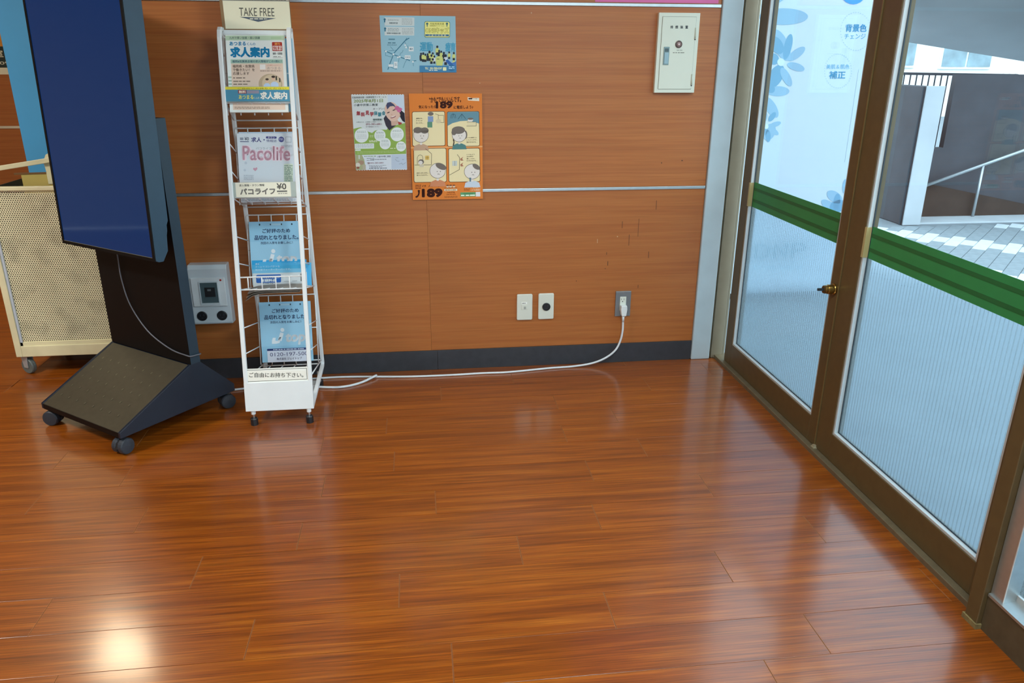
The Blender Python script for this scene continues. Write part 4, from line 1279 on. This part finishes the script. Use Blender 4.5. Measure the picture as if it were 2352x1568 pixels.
rounded_plate('plate', pl2, -0.0355, 0.0355, -0.061, 0.061, -0.009, 0.0, 0.006, IVORY, 0.003)
so = MB().lathe([(0.0185, 0), (0.0185, 0.003), (0.016, 0.004), (0.015, 0.001)], (0.001, -0.009, -0.001), (0, -1, 0), 28).build('socket', KPL, pl2)
for (dx, dz, w_, h_) in ((-0.007, 0.004, .0018, .008), (0.006, 0.004, .0018, .008), (-0.003, -0.008, .006, .0018)):
    MB().box(dx, dx + w_, -0.0138, -0.0125, dz - h_ / 2, dz + h_ / 2).build('slot', plain('slot_grey', '#3c424a', rough=0.4), so)

# steel outlet with plug and cord
ol = thing('power_outlet', 'grey steel outlet plate with a plug in its lower socket', 'outlet', (0.923, 0, 0.289))
MB().box(-0.036, 0.036, -0.006, 0.0, -0.060, 0.060).build('plate', plain('steel_plate', '#8f9699', rough=0.35, metal=0.7), ol, bevel=0.0012)
MB().box(-0.0355, 0.0355, -0.0068, -0.0058, 0.0565, 0.0598).build('plate_edge', ALU, ol)
MB().lathe([(0.0032, 0), (0.002, 0.0012)], (0.0, -0.006, 0.050), (0, -1, 0), 12).build('screw', CHROME, ol)
MB().box(-0.0155, 0.0135, -0.0085, -0.006, -0.032, 0.034).build('socket_insert', IVORY, ol, bevel=0.0008)
m = MB().box(-0.010, -0.0085, -0.0089, -0.0084, 0.018, 0.026).box(0.003, 0.0045, -0.0089, -0.0084, 0.018, 0.026)
m.lathe([(0.0024, 0), (0.0024, 0.0005)], (-0.003, -0.0085, 0.011), (0, -1, 0), 10)
m.build('slots', SLOT, ol)
PWH = plain('white_cord', '#d6dde0', rough=0.4, vary=0)
cd = thing('power_cable', 'white power cord plugged into the steel outlet and trailing along the floor', 'cord', (0.923, 0, 0))
MB().prism([(-0.014, 0.286), (0.013, 0.286), (0.015, 0.268), (0.011, 0.236), (-0.010, 0.236), (-0.016, 0.268)], 'y', -0.034, -0.0085).build('plug', plain('plug_white', '#dfe4e2', rough=0.35), cd, bevel=0.003)
MB().tube([(0, -0.022, 0.238), (0, -0.022, 0.205)], [0.0065, 0.0048], 12).build('strain_relief', PWH, cd, smooth=True)
def fl(u, v): return (u, v)
main = [(0.0, -0.022, 0.21), (0.0, -0.024, 0.165), (-0.008, -0.028, 0.120), (-0.030, -0.034, 0.075), (-0.075, -0.040, 0.040), (-0.14, -0.044, 0.016), (-0.23, -0.048, 0.0055), (-0.34, -0.056, 0.0048), (-0.47, -0.075, 0.0048),
        (-0.56, -0.085, 0.0048), (-0.66, -0.083, 0.0048), (-0.80, -0.089, 0.0048), (-0.98, -0.087, 0.0048), (-1.15, -0.070, 0.0048), (-1.30, -0.058, 0.0048), (-1.45, -0.07, 0.0048), (-1.60, -0.12, 0.0048), (-1.76, -0.155, 0.0048), (-1.86, -0.162, 0.0048)]
MB().tube(smoothline(main, 8), 0.0048, 8).build('cord', PWH, cd, smooth=True)
c2 = thing('loose_cable', 'short white cable doubled back on the floor beside the rack foot', 'cable', (-0.30, -0.15, 0))
MB().tube(smoothline([(-0.30, 0.02, 0.005), (-0.16, -0.010, 0.005), (-0.06, -0.022, 0.005), (0.02, 0.012, 0.006), (0.090, 0.078, 0.012)], 8), 0.0055, 8).build('cable', PWH, c2, smooth=True)
ad = MB().box(-0.60, -0.46, -0.20, -0.14, 0.0, 0.030).build('power_strip', plain('grey_strip', '#aeb4b4', rough=0.45), bevel=0.003)
tag(ad, 'pale power strip lying on the floor inside the rack', 'power strip')

# smoke vent control box
sv = thing('smoke_vent_box', 'cream steel smoke vent box with hinged door high on the wall', 'control box', (1.0015, 0, 1.214))
SVC = plain('cream_steel', '#d8ddcd', rough=0.4, vary=0.01)
MB().box(0, 0.1735, -0.020, 0.0, 0.0, 0.3095).build('frame', SVC, sv, bevel=0.0015)
MB().box(0.0150, 0.1585, -0.0204, -0.0198, 0.0145, 0.2950).build('door_gap', plain('gap_dark', '#4c4f46', rough=0.7, vary=0), sv)
dr = MB().box(0.0160, 0.1575, -0.0225, -0.0200, 0.0155, 0.2940).build('door', SVC, sv, bevel=0.0006)
hn = MB().box(0.0285, 0.0525, -0.0245, -0.0225, 0.110, 0.180).build('handle', plain('handle_steel', '#7f9494', rough=0.35, metal=0.5), dr, bevel=0.0008)
MB().box(0.0325, 0.0490, -0.0262, -0.0245, 0.114, 0.158).build('lever', plain('lever_steel', '#93aab0', rough=0.3, metal=0.5), dr, bevel=0.0008)
MB().box(0.0325, 0.0490, -0.0252, -0.0245, 0.161, 0.174).build('finger_recess', plain('recess_dark', '#4d6063', rough=0.5), dr)
MB().lathe([(0.0148, 0), (0.0148, 0.002), (0.0125, 0.003), (0.0105, 0.0012)], (0.0905, -0.0225, 0.190), (0, -1, 0), 28).build('button_ring', plain('ring_brown', '#6d615c', rough=0.35, metal=0.4), dr)
MB().lathe([(0.0095, 0), (0.0095, 0.002), (0.0045, 0.0028), (0.0045, 0.0034)], (0.0905, -0.0232, 0.190), (0, -1, 0), 22).build('push_button', plain('button_maroon', '#8a6a66', rough=0.4), dr)
MB().box(0.0872, 0.0936, -0.0272, -0.0262, 0.1868, 0.1932).build('button_centre', ink('#d9c8c4'), dr)
for z in (0.210, 0.030):
    MB().tube([(0.1582, -0.0225, z), (0.1582, -0.0225, z + 0.044)], 0.0036, 10).build('hinge', plain('hinge_cream', '#c2c7b6', rough=0.4), sv, smooth=True)
    MB().lathe([(0.0036, 0), (0.001, 0.004)], (0.1582, -0.0225, z), (0, 0, -1), 10).build('hinge_pin', SLOT, sv)
t = thing('label_print', parent=sv, loc=(0.0160, -0.0226, 0.0155))
P = Print(t, [(1172, 255), (1672, 258), (1596, 1335), (1108, 1335)], 0.1415, 0.2785)
for i, ch in enumerate('排煙装置'):
    x = 1282 + i * 74
    P.text(ch, x, 386, x + 42, 432, '#3b4348', 2, .025)
P.fine(1378, 1462, [748], 12, '#9ba096', 2, 50)
P.fine(1322, 1500, [785], 12, '#85897e', 2, 51)
P.done()

# ================================================================== posters
def poster(name, label, x0, zb, w_, h_, paper, y=-0.0012):
    o = thing(name, label, 'poster', (x0, y, zb))
    MB().box(0, w_, 0.0, 0.0006, 0, h_).build('sheet', ink(paper), o)
    return o
# --- blue flyer of a children's sports class
po = poster('poster', 'pale blue landscape poster with a yellow logo and a street map', -0.1195, 1.292, 0.297, 0.210, '#8fb9c9')
P = Print(po, [(115, 155), (1815, 155), (1848, 1428), (183, 1428)], 0.297, 0.210)
for (y0, y1) in ((195, 383), (408, 600)):
    P.rect(232, y0, 892, y1, '#c3cfd0', 1)
P.fine(302, 545, [240, 262], 10, '#8d9a9c', 2, 61)
P.text('保護指導先園', 332, 305, 520, 342, '#53666b', 2, .02)
P.fine(612, 850, [222, 252, 284, 314, 344], 11, '#8d9a9c', 2, 62)
P.fine(302, 550, [440, 468, 496], 11, '#7d8d90', 2, 63)
P.text('保険外来施設支援', 278, 532, 585, 572, '#53666b', 2, .02)
P.fine(618, 868, [440, 470, 502, 530, 560], 11, '#8d9a9c', 2, 64)
NV = '#33708a'
for (cx, cy) in ((232, 245), (243, 448)):
    P.ell(cx, cy, 24, 26, NV, 3); P.poly([(cx - 12, cy + 20), (cx + 12, cy + 20), (cx + 14, cy + 66), (cx - 14, cy + 66)], NV, 3)
P.line([(440, 1000), (690, 715), (780, 655)], 18, NV, 2)
P.line([(690, 715), (728, 655)], 12, NV, 2)
P.line([(230, 945), (430, 1030), (560, 1080), (800, 1165)], 18, NV, 2)
P.line([(840, 1180), (940, 1162)], 16, NV, 2)
P.line([(430, 1030), (345, 1248), (305, 1370)], 16, NV, 2)
P.line([(330, 1300), (495, 1362), (522, 1270)], 10, NV, 2)
for pts in ([(255, 970), (250, 1050), (395, 1088)], [(320, 950), (490, 935)], [(645, 930), (620, 985), (590, 995), (560, 1080), (540, 1200)], [(725, 1150), (690, 1205), (645, 1330)], [(680, 740), (715, 815)], [(740, 830), (790, 950)], [(868, 1210), (880, 1290)], [(360, 850), (430, 930)]):
    P.line(pts, 7, NV, 2)
for (x0, y0, x1, y1) in ((770, 850, 880, 955), (680, 1045, 812, 1130), (440, 1190, 520, 1340), (322, 1250, 425, 1305)):
    P.rect(x0, y0, x1, y1, '#cfd9dc', 3)
for (cx, cy) in ((690, 815), (712, 868), (430, 1025), (530, 1090), (570, 1080), (865, 1190), (262, 958)):
    P.ell(cx, cy, 20, 20, '#d3dcde', 3)
P.fine(790, 860, [885, 905], 14, '#55707c', 4, 65); P.fine(695, 795, [1080], 14, '#55707c', 4, 66); P.fine(460, 505, [1230, 1260], 12, '#55707c', 4, 67)
P.fine(305, 480, [760], 18, '#3d6b7e', 3, 68); P.fine(290, 500, [800, 820], 9, '#5f8797', 3, 69)
P.rect(320, 675, 460, 700, '#4d7d90', 2)
# logo plate
P.rrect(1118, 275, 1695, 642, 40, '#3d6a66', 2)
P.rrect(1128, 286, 1686, 632, 36, '#e2e08a', 3)
P.text('児童発達支援', 1238, 310, 1560, 350, '#8b8b35', 4, .02)
P.text('放課後等デイサービス', 1238, 364, 1562, 390, '#8b8b35', 4, .02)
P.text('ONEキッズ', 1140, 408, 1672, 548, '#77762a', 4, .055)
P.text('ONEキッズ', 1146, 414, 1666, 542, '#ebe98c', 5, .02)
P.rect(1138, 568, 1672, 612, '#3f6f92', 4)
P.text('小 倉 中 井 教 室', 1205, 573, 1608, 608, '#d8e0c8', 5, .02)
for (cx, cy) in ((1180, 330), (1625, 325)):
    P.ell(cx, cy, 26, 24, '#3c6c70', 4); P.rect(cx - 10, cy + 15, cx + 10, cy + 68, '#3c6c70', 4)
P.text('運動', 1015, 740, 1312, 960, '#4d9fc0', 2, .03)
P.text('療育', 1590, 745, 1825, 962, '#4d9fc0', 2, .03)
# crowd of children in yellow shirts
YS, BK = '#c3cd7e', '#2b323c'
for (x, y, s, col) in ((1045, 1010, 26, BK), (1095, 1005, 30, YS), (1145, 1030, 26, YS), (1235, 970, 32, YS), (1195, 1020, 24, BK), (1280, 1050, 30, YS), (1310, 1000, 26, YS), (1410, 850, 30, YS), (1452, 945, 28, BK), (1500, 960, 26, YS), (1560, 990, 30, BK), (1600, 1050, 34, '#c9d3da'), (1680, 975, 24, YS), (1785, 990, 26, YS), (1790, 1130, 26, YS), (1345, 1070, 26, '#c9d3da')):
    P.poly([(x - s * 1.2, y + s * 5.2), (x - s * 1.3, y + s * 1.6), (x - s * .5, y + s * .8), (x + s * .5, y + s * .8), (x + s * 1.3, y + s * 1.6), (x + s * 1.1, y + s * 5.2)], col, 3)
    P.rect(x - s * .9, y + s * 4.2, x + s * .9, y + s * 6.2, BK, 4)
    P.ell(x, y, s * .8, s, BK, 5)
P.poly([(1370, 1120), (1395, 1070), (1450, 1060), (1530, 1075), (1548, 1160), (1525, 1275), (1395, 1275)], YS, 6)
P.fine(1400, 1465, [1118], 12, BK, 7, 70)
P.poly([(1590, 1160), (1640, 1130), (1770, 1240), (1700, 1285)], '#3463a8', 6)
P.poly([(1740, 1220), (1840, 1170), (1840, 1275), (1760, 1275)], '#4a78b4', 5)
P.rect(1015, 1275, 1850, 1430, '#3f7ea8', 7)
P.text('TEL：050-7800-0247', 1135, 1310, 1520, 1362, '#dde2b0', 8, .03)
P.fine(1228, 1440, [1372], 18, '#d8e2d8', 8, 71)
P.rrect(1540, 1310, 1618, 1388, 10, '#dcdfb0', 8)
P.ell(1735, 1325, 76, 72, '#2f6d98', 8)
P.fine(1670, 1800, [1290, 1325], 26, '#9cc6e2', 9, 72)
P.done()

# --- school flyer
po = poster('poster', 'white and green portrait poster with zigzag edges and a smiling child photo', -0.248, 0.908, 0.211, 0.298, '#d3dbda')
for zz, s in ((0.298, 1), (0.0, -1)):
    zg = MB()
    for k in range(21):
        x = 0.211 * (k + 0.5) / 21
        zg.prism([(x - 0.0042, zz), (x + 0.0042, zz), (x, zz + s * 0.0028)], 'y', 0.0, 0.0006)
    zg.build('zigzag_edge', ink('#d3dbda'), po)
P = Print(po, [(145, 128), (1096, 142), (1132, 1482), (208, 1470)], 0.211, 0.298)
P.rect(800, 140, 1100, 420, '#c3d3e2', 1)
P.text('児童発達支援・放課後等デイサービス', 158, 158, 775, 195, '#55605c', 2, .012)
P.text('2025年8月1日', 190, 205, 715, 272, '#7f9650', 2, .028)
P.text('小倉中井第二教室', 190, 290, 622, 335, '#47525a', 2, .018)
P.text('オープン！', 532, 368, 735, 402, '#5a5560', 2, .02)
for i, (ch, col) in enumerate(zip('無料見学体験会', ['#b0444c'] * 4 + ['#4a8d9a'] * 3)):
    x = 236 + i * 80 - max(0, i - 3) * 8; dy = (0, 24, -4, 20, 4, 26, 6)[i]
    P.text(ch, x, 418 + dy, x + 68 - max(0, i - 3) * 2, 498 + dy, col, 6, .035)
P.text('随時開催！', 532, 558, 700, 596, '#47605c', 6, .022)
P.text('お問合せは、お気軽にお電話ください', 232, 605, 688, 628, '#5a625e', 2, .005)
P.text('093-383-6801', 400, 640, 685, 675, '#8e5560', 6, .012)
P.text('まで御電話ください', 400, 690, 645, 714, '#5a5560', 6, .01)
BLOB = P.ell
GR = '#8fae55'
pts = [(176, 735)] + [(176 + 10 + i * 30, 735 - 25 * math.sin(math.pi * min(i, 8) / 9) + max(0, i - 4) * 14) for i in range(1, 10)] + [(510, 815), (560, 775), (650, 755), (775, 762), (790, 735), (880, 700), (1000, 668), (1112, 648), (1120, 1212), (200, 1200)]
P.poly(pts, GR, 2)
# child: hair, face, bow
P.poly([(720, 560), (760, 500), (840, 600), (940, 690), (870, 740), (820, 775), (760, 690)], '#3b3742', 3)
P.poly([(985, 400), (1040, 420), (1100, 470), (1108, 640), (1060, 610), (1010, 520)], '#26242e', 3)
P.ell(878, 440, 128, 178, '#d8b9a8', 4, rot=-18, n=30)
P.poly([(850, 590), (960, 560), (1000, 650), (920, 690), (860, 690)], '#c9a896', 3)
P.ell(1000, 505, 24, 38, '#cfae9c', 3)
P.poly([(770, 330), (790, 280), (850, 268), (910, 310), (950, 370), (900, 340), (840, 345), (790, 400)], '#454a68', 5)
P.ell(808, 455, 28, 9, '#40363a', 5, rot=-20); P.ell(910, 412, 28, 9, '#40363a', 5, rot=-20)
P.ell(895, 535, 50, 16, '#7d3c40', 5, rot=-18); P.ell(895, 528, 42, 9, '#ecdcd4', 6, rot=-18)
P.ell(868, 492, 14, 10, '#caa290', 5)
for (cx, cy) in ((975, 365), (1025, 395), (1000, 430), (955, 390)):
    P.ell(cx, cy, 36, 24, '#c76a98', 5, rot=20)
P.poly([(980, 620), (1050, 640), (1045, 670), (990, 680)], '#a4453c', 4)
# round notes
WT = '#dfe6e4'
for (cx, cy, r) in ((320, 855, 126), (650, 862, 102), (742, 1010, 100), (960, 848, 122), (1028, 1066, 88)):
    P.ell(cx, cy, r, r * 1.03, WT, 4, n=32)
    P.fine(cx - r * .66, cx + r * .66, [cy - r * .62, cy - r * .45], 9, '#a7b3ae', 5, int(cx))
    P.fine(cx - r * .72, cx + r * .72, [cy - r * .15, cy + r * .03, cy + r * .2, cy + r * .38], 8, '#bcc6c2', 5, int(cy))
P.rrect(196, 1000, 540, 1092, 10, WT, 4); P.fine(210, 520, [1016, 1038, 1060], 9, '#aab6b0', 5, 80)
P.rrect(202, 1100, 300, 1128, 8, WT, 4)
P.fine(465, 535, [858, 880], 8, '#d2dcb8', 4, 81); P.fine(455, 600, [948, 966], 12, '#dde4c8', 4, 82); P.fine(830, 930, [1090], 16, '#cfdab0', 4, 83)
P.fine(235, 1000, [1142, 1166], 8, '#bccd92', 4, 84)
# address foot
P.rect(200, 1202, 1130, 1484, '#d5dde4', 3)
P.poly([(200, 1202), (320, 1202), (360, 1290), (385, 1470), (206, 1470)], '#a9ad86', 4)
P.rect(258, 1205, 282, 1275, '#c8cfc6', 5); P.ell(300, 1340, 55, 40, '#a98c76', 5); P.ell(245, 1380, 42, 40, '#d8d2c4', 5); P.ell(245, 1430, 28, 20, '#8d5a48', 6); P.rect(330, 1380, 385, 1470, '#b7b09a', 5)
P.rect(850, 1212, 1126, 1470, '#bccada', 4)
P.fine(360, 575, [1225], 12, '#7d9a6c', 4, 85)
P.text('小倉中井第二教室', 595, 1222, 838, 1256, '#45505a', 4, .02)
P.fine(405, 540, [1262, 1298], 9, '#70787e', 4, 86); P.fine(470, 760, [1284], 11, '#70787e', 4, 87)
P.text('☎093-383-6801', 412, 1334, 708, 1370, '#7d4a5c', 5, .012)
P.fine(440, 755, [1395], 9, '#868e96', 4, 88); P.fine(450, 690, [1418], 10, '#555d66', 4, 89); P.fine(445, 765, [1442], 12, '#555d66', 4, 90)
P.fine(930, 975, [1265], 9, '#8d99a6', 5, 91); P.fine(1045, 1085, [1298], 9, '#8d99a6', 5, 92); P.line([(920, 1290), (945, 1325), (995, 1332)], 7, '#8d99a6', 5); P.line([(985, 1385), (1040, 1365), (1050, 1400)], 7, '#8d99a6', 5); P.line([(1060, 1390), (1112, 1355)], 7, '#8d99a6', 5)
P.done()

# --- orange hotline poster
OR, DB = '#d17a34', '#3a150c'
po = poster('poster', 'orange portrait poster with the number 189 over four cartoon panels', -0.018, 0.781, 0.298, 0.430, '#d17a34', y=-0.0062)
P = Print(po, [(62, 78), (1038, 92), (1028, 1488), (100, 1484)], 0.298, 0.430)
P.rect(70, 788, 1036, 806, '#dfa368', 1)
P.text('“かも”でもいいんです。', 332, 128, 758, 205, DB, 2, .02)
P.text('気になったら', 192, 236, 424, 280, DB, 2, .022)
P.text('189', 420, 186, 645, 284, DB, 2, .075)
P.text('に電話しよう♪', 658, 246, 918, 292, DB, 2, .022)
P.poly([(845, 138), (905, 150), (998, 150), (1000, 192), (910, 186), (848, 180)], '#e2dccb', 2)
P.fine(856, 912, [150], 18, DB, 3, 99)
P.fine(920, 990, [158], 8, '#8a6a4a', 3, 100)
panels = [(102, 318, 540, 780, '#ded2a6'), (566, 325, 998, 792, '#ded2a6'), (116, 806, 552, 1258, '#ded2a6'), (578, 814, 998, 1262, '#ded2a6')]
for i, (x0, y0, x1, y1, c) in enumerate(panels):
    P.part = 'picture_panel'
    P.rrect(x0, y0, x1, y1, 24, DB, 2)
    P.rrect(x0 + 6, y0 + 6, x1 - 6, y1 - 6, 20, c, 3)
P.poly([(574, 333), (990, 333), (992, 490), (960, 480), (850, 450), (740, 455), (640, 480), (574, 515)], '#628a98', 4)
OUT, SK, HR_ = '#3d342c', '#d6d1ca', '#6f6760'
def person(cx, cy, r, shirt, hair, lay=5):
    P.poly([(cx - r * 1.05, cy + r * 2.05), (cx - r * .9, cy + r * 1.45), (cx - r * .35, cy + r * 1.2), (cx + r * .35, cy + r * 1.2), (cx + r * .9, cy + r * 1.45), (cx + r * 1.05, cy + r * 2.05)], shirt, lay)
    P.rect(cx - r * .14, cy + r * .85, cx + r * .14, cy + r * 1.3, SK, lay + 1)
    P.ell(cx, cy, r * 1.04, r * 1.0, OUT, lay + 1, n=28)
    P.ell(cx, cy, r, r * .95, SK, lay + 2, n=28)
    if hair == 'bun':
        P.ell(cx + r * .45, cy - r * .55, r * .75, r * .38, HR_, lay + 3, rot=25)
    elif hair == 'two':
        P.ell(cx - r * .42, cy - r * .68, r * .60, r * .42, HR_, lay + 3); P.ell(cx + r * .5, cy - r * .62, r * .55, r * .42, HR_, lay + 3)
        P.rect(cx - r * .96, cy - r * .62, cx + r * .96, cy - r * .36, HR_, lay + 3)
    elif hair == 'wave':
        P.ell(cx - r * .1, cy - r * .72, r * .95, r * .55, HR_, lay + 3); P.ell(cx + r * .85, cy - r * .05, r * .32, r * .62, HR_, lay); P.ell(cx - r * .75, cy - r * .4, r * .35, r * .4, HR_, lay + 3)
    else:
        P.ell(cx + r * .55, cy - r * .62, r * .55, r * .30, HR_, lay + 3, rot=35)
    P.ell(cx - r * .05, cy + r * .1, r * .05, r * .06, OUT, lay + 3, n=8); P.ell(cx + r * .35, cy + r * .1, r * .05, r * .06, OUT, lay + 3, n=8)
    P.line([(cx - r * .02, cy + r * .45), (cx + r * .12, cy + r * .40), (cx + r * .26, cy + r * .47)], r * .05, OUT, lay + 3)
P.part = 'picture'
person(218, 632, 98, '#b99a80', 'two')
person(725, 640, 92, '#4f7d7c', 'wave')
person(432, 1105, 102, '#c4825e', 'bun')
person(890, 1125, 102, '#bcc8d4', 'side')
# small scenes
P.rect(312, 384, 384, 458, '#7d93b8', 5); P.rect(305, 458, 370, 532, '#5d8a70', 5); P.ell(350, 352, 38, 26, HR_, 5)
P.ell(452, 450, 36, 30, '#cfc3a0', 5); P.line([(450, 370), (452, 425)], 4, OUT, 5); P.line([(410, 350), (460, 372), (522, 372), (525, 470), (480, 470)], 4, OUT, 5)
P.line([(618, 415), (622, 372), (650, 356), (680, 372), (684, 415)], 5, '#33505c', 5); P.line([(635, 415), (650, 356), (668, 415)], 4, '#33505c', 5); P.line([(712, 430), (765, 360), (815, 425)], 6, '#33505c', 5); P.line([(765, 360), (760, 420)], 4, '#33505c', 5)
P.rect(830, 468, 955, 522, '#d8cca4', 5); P.line([(830, 468), (955, 468), (955, 522), (825, 522)], 4, OUT, 6); P.ell(878, 442, 36, 24, SK, 6); P.ell(880, 426, 38, 14, HR_, 7)
P.line([(275, 812), (355, 880), (350, 1025), (130, 1025)], 5, OUT, 5); P.rect(270, 905, 322, 958, '#cfae5c', 5); P.line([(296, 905), (296, 958)], 3, OUT, 6); P.line([(270, 932), (322, 932)], 3, OUT, 6)
P.line([(165, 1020), (165, 930), (180, 900), (205, 892), (230, 902), (240, 935), (240, 965)], 4, OUT, 5)
P.ell(215, 985, 38, 34, HR_, 5); P.ell(208, 995, 28, 26, SK, 6); P.rect(195, 1022, 248, 1052, '#c8bfa8', 5)
P.line([(695, 895), (728, 940), (722, 1095), (590, 1165)], 5, OUT, 5); P.rect(628, 980, 692, 1045, '#bcc4c0', 5); P.line([(660, 980), (660, 1045)], 3, OUT, 6)
for (x, y) in ((750, 955), (750, 1030)): P.poly([(x - 18, y), (x + 25, y - 28), (x + 10, y), (x + 28, y + 22), (x - 8, y + 25)], '#a8745c', 5)
P.poly([(655, 682), (640, 700), (650, 730), (636, 778), (650, 780), (662, 735)], OUT, 9)
P.poly([(850, 1205), (876, 1205), (872, 1258), (856, 1258)], '#5c7480', 8)
for (s, x0, y0, x1, y1) in (('虐待かも…', 155, 402, 262, 420), ('そうじゃ', 155, 432, 238, 448), ('ないかも…', 155, 462, 262, 478), ('いつも家庭くん', 822, 668, 960, 684), ('しんどいかも…', 822, 698, 978, 712), ('負かせるかも…', 822, 726, 970, 744),
                          ('いつもより', 820, 892, 925, 906), ('泣き声が', 820, 918, 910, 934), ('激しいかも…', 820, 946, 945, 962), ('たすけるかも…', 820, 974, 968, 990), ('おせっかいかも…', 155, 1122, 318, 1140), ('怒りになるかも…', 155, 1152, 318, 1168)):
    P.text(s, x0, y0, x1, y1, '#4a3a2c', 5, .015)
P.text('189', 218, 1338, 494, 1455, DB, 2, .085)
P.text('イチ', 222, 1290, 278, 1322, DB, 2, .02); P.text('ハヤ', 310, 1290, 372, 1322, DB, 2, .02); P.text('ク', 436, 1292, 456, 1322, DB, 2, .02)
P.fine(135, 210, [1288, 1308, 1328], 10, '#7d3a1a', 2, 93)
for (a, b, w_) in (((180, 1368), (182, 1400), 22), ((182, 1400), (170, 1430), 20), ((170, 1430), (148, 1446), 22)): P.line([a, b], w_, DB, 2)
P.ell(180, 1366, 16, 12, DB, 2); P.ell(148, 1444, 14, 12, DB, 2)
for x in (562, 602, 645): P.ell(x, 1318, 18, 14, '#cdb79c', 2); P.ell(x, 1302, 18, 8, '#6d3a22', 3)
P.rrect(516, 1350, 690, 1376, 6, '#e0d3b4', 2); P.fine(528, 682, [1358], 10, '#8a6a4a', 3, 94)
P.text('つながる', 548, 1384, 655, 1404, '#6d2a12', 2, .02); P.text('ひみつ守ります。', 545, 1412, 672, 1430, '#6d2a12', 2, .015)
P.fine(518, 690, [1334, 1444, 1458], 6, '#7d4a24', 2, 95)
P.rect(730, 1398, 932, 1454, '#5f9a68', 2); P.text('児童相談所虐待対応', 770, 1408, 900, 1424, '#2d5a3c', 3, .01); P.fine(738, 925, [1430], 16, '#d6e6d2', 3, 96)
P.rect(934, 1396, 994, 1456, '#d2d6d6', 2)
P.text('こども家庭庁', 868, 1352, 998, 1382, '#e6cba8', 2, .02); P.fine(778, 858, [1348, 1364], 8, '#8d4a20', 2, 97); P.fine(900, 975, [1335], 7, '#e0bd90', 2, 98)
P.done()

# --- pink poster above the strip, and the poster on the deep wall
po = poster('poster', 'plain pink poster whose lower edge shows above the upper strip', 0.739, 1.561, 0.515, 0.364, '#cf6fa0')
P = Print(po, [(0, 0), (100, 0), (100, 70), (0, 70)], 0.515, 0.364)
P.rect(0, 62, 100, 66, '#c884c0', 1); P.done()
po = thing('poster', 'poster with a dark band and white lettering on the deep wall behind the blue board', 'poster', (-3.72, 3.497, 1.217))
MB().box(0, 0.70, 0.0, 0.0006, 0, 0.75).build('sheet', ink('#c98a3c'), po)
P = Print(po, [(0, 0), (70, 0), (70, 75), (0, 75)], 0.70, 0.75)
P.rect(0, 70, 70, 75, '#d9d6c0', 1)
P.rect(0, 54.5, 70, 70, '#2f3936', 1)
P.rect(0, 30, 70, 40, '#c9a37c', 1)
P.rect(0, 39, 70, 41.5, '#e2dcc4', 2)
P.text('体験・学びの教室・', 2, 57, 62, 62.5, '#d9d8c6', 3, .03)
P.text('お問合せ TEL：093-', 2, 65, 67, 68, '#d9d8c6', 3, .03)
P.done()
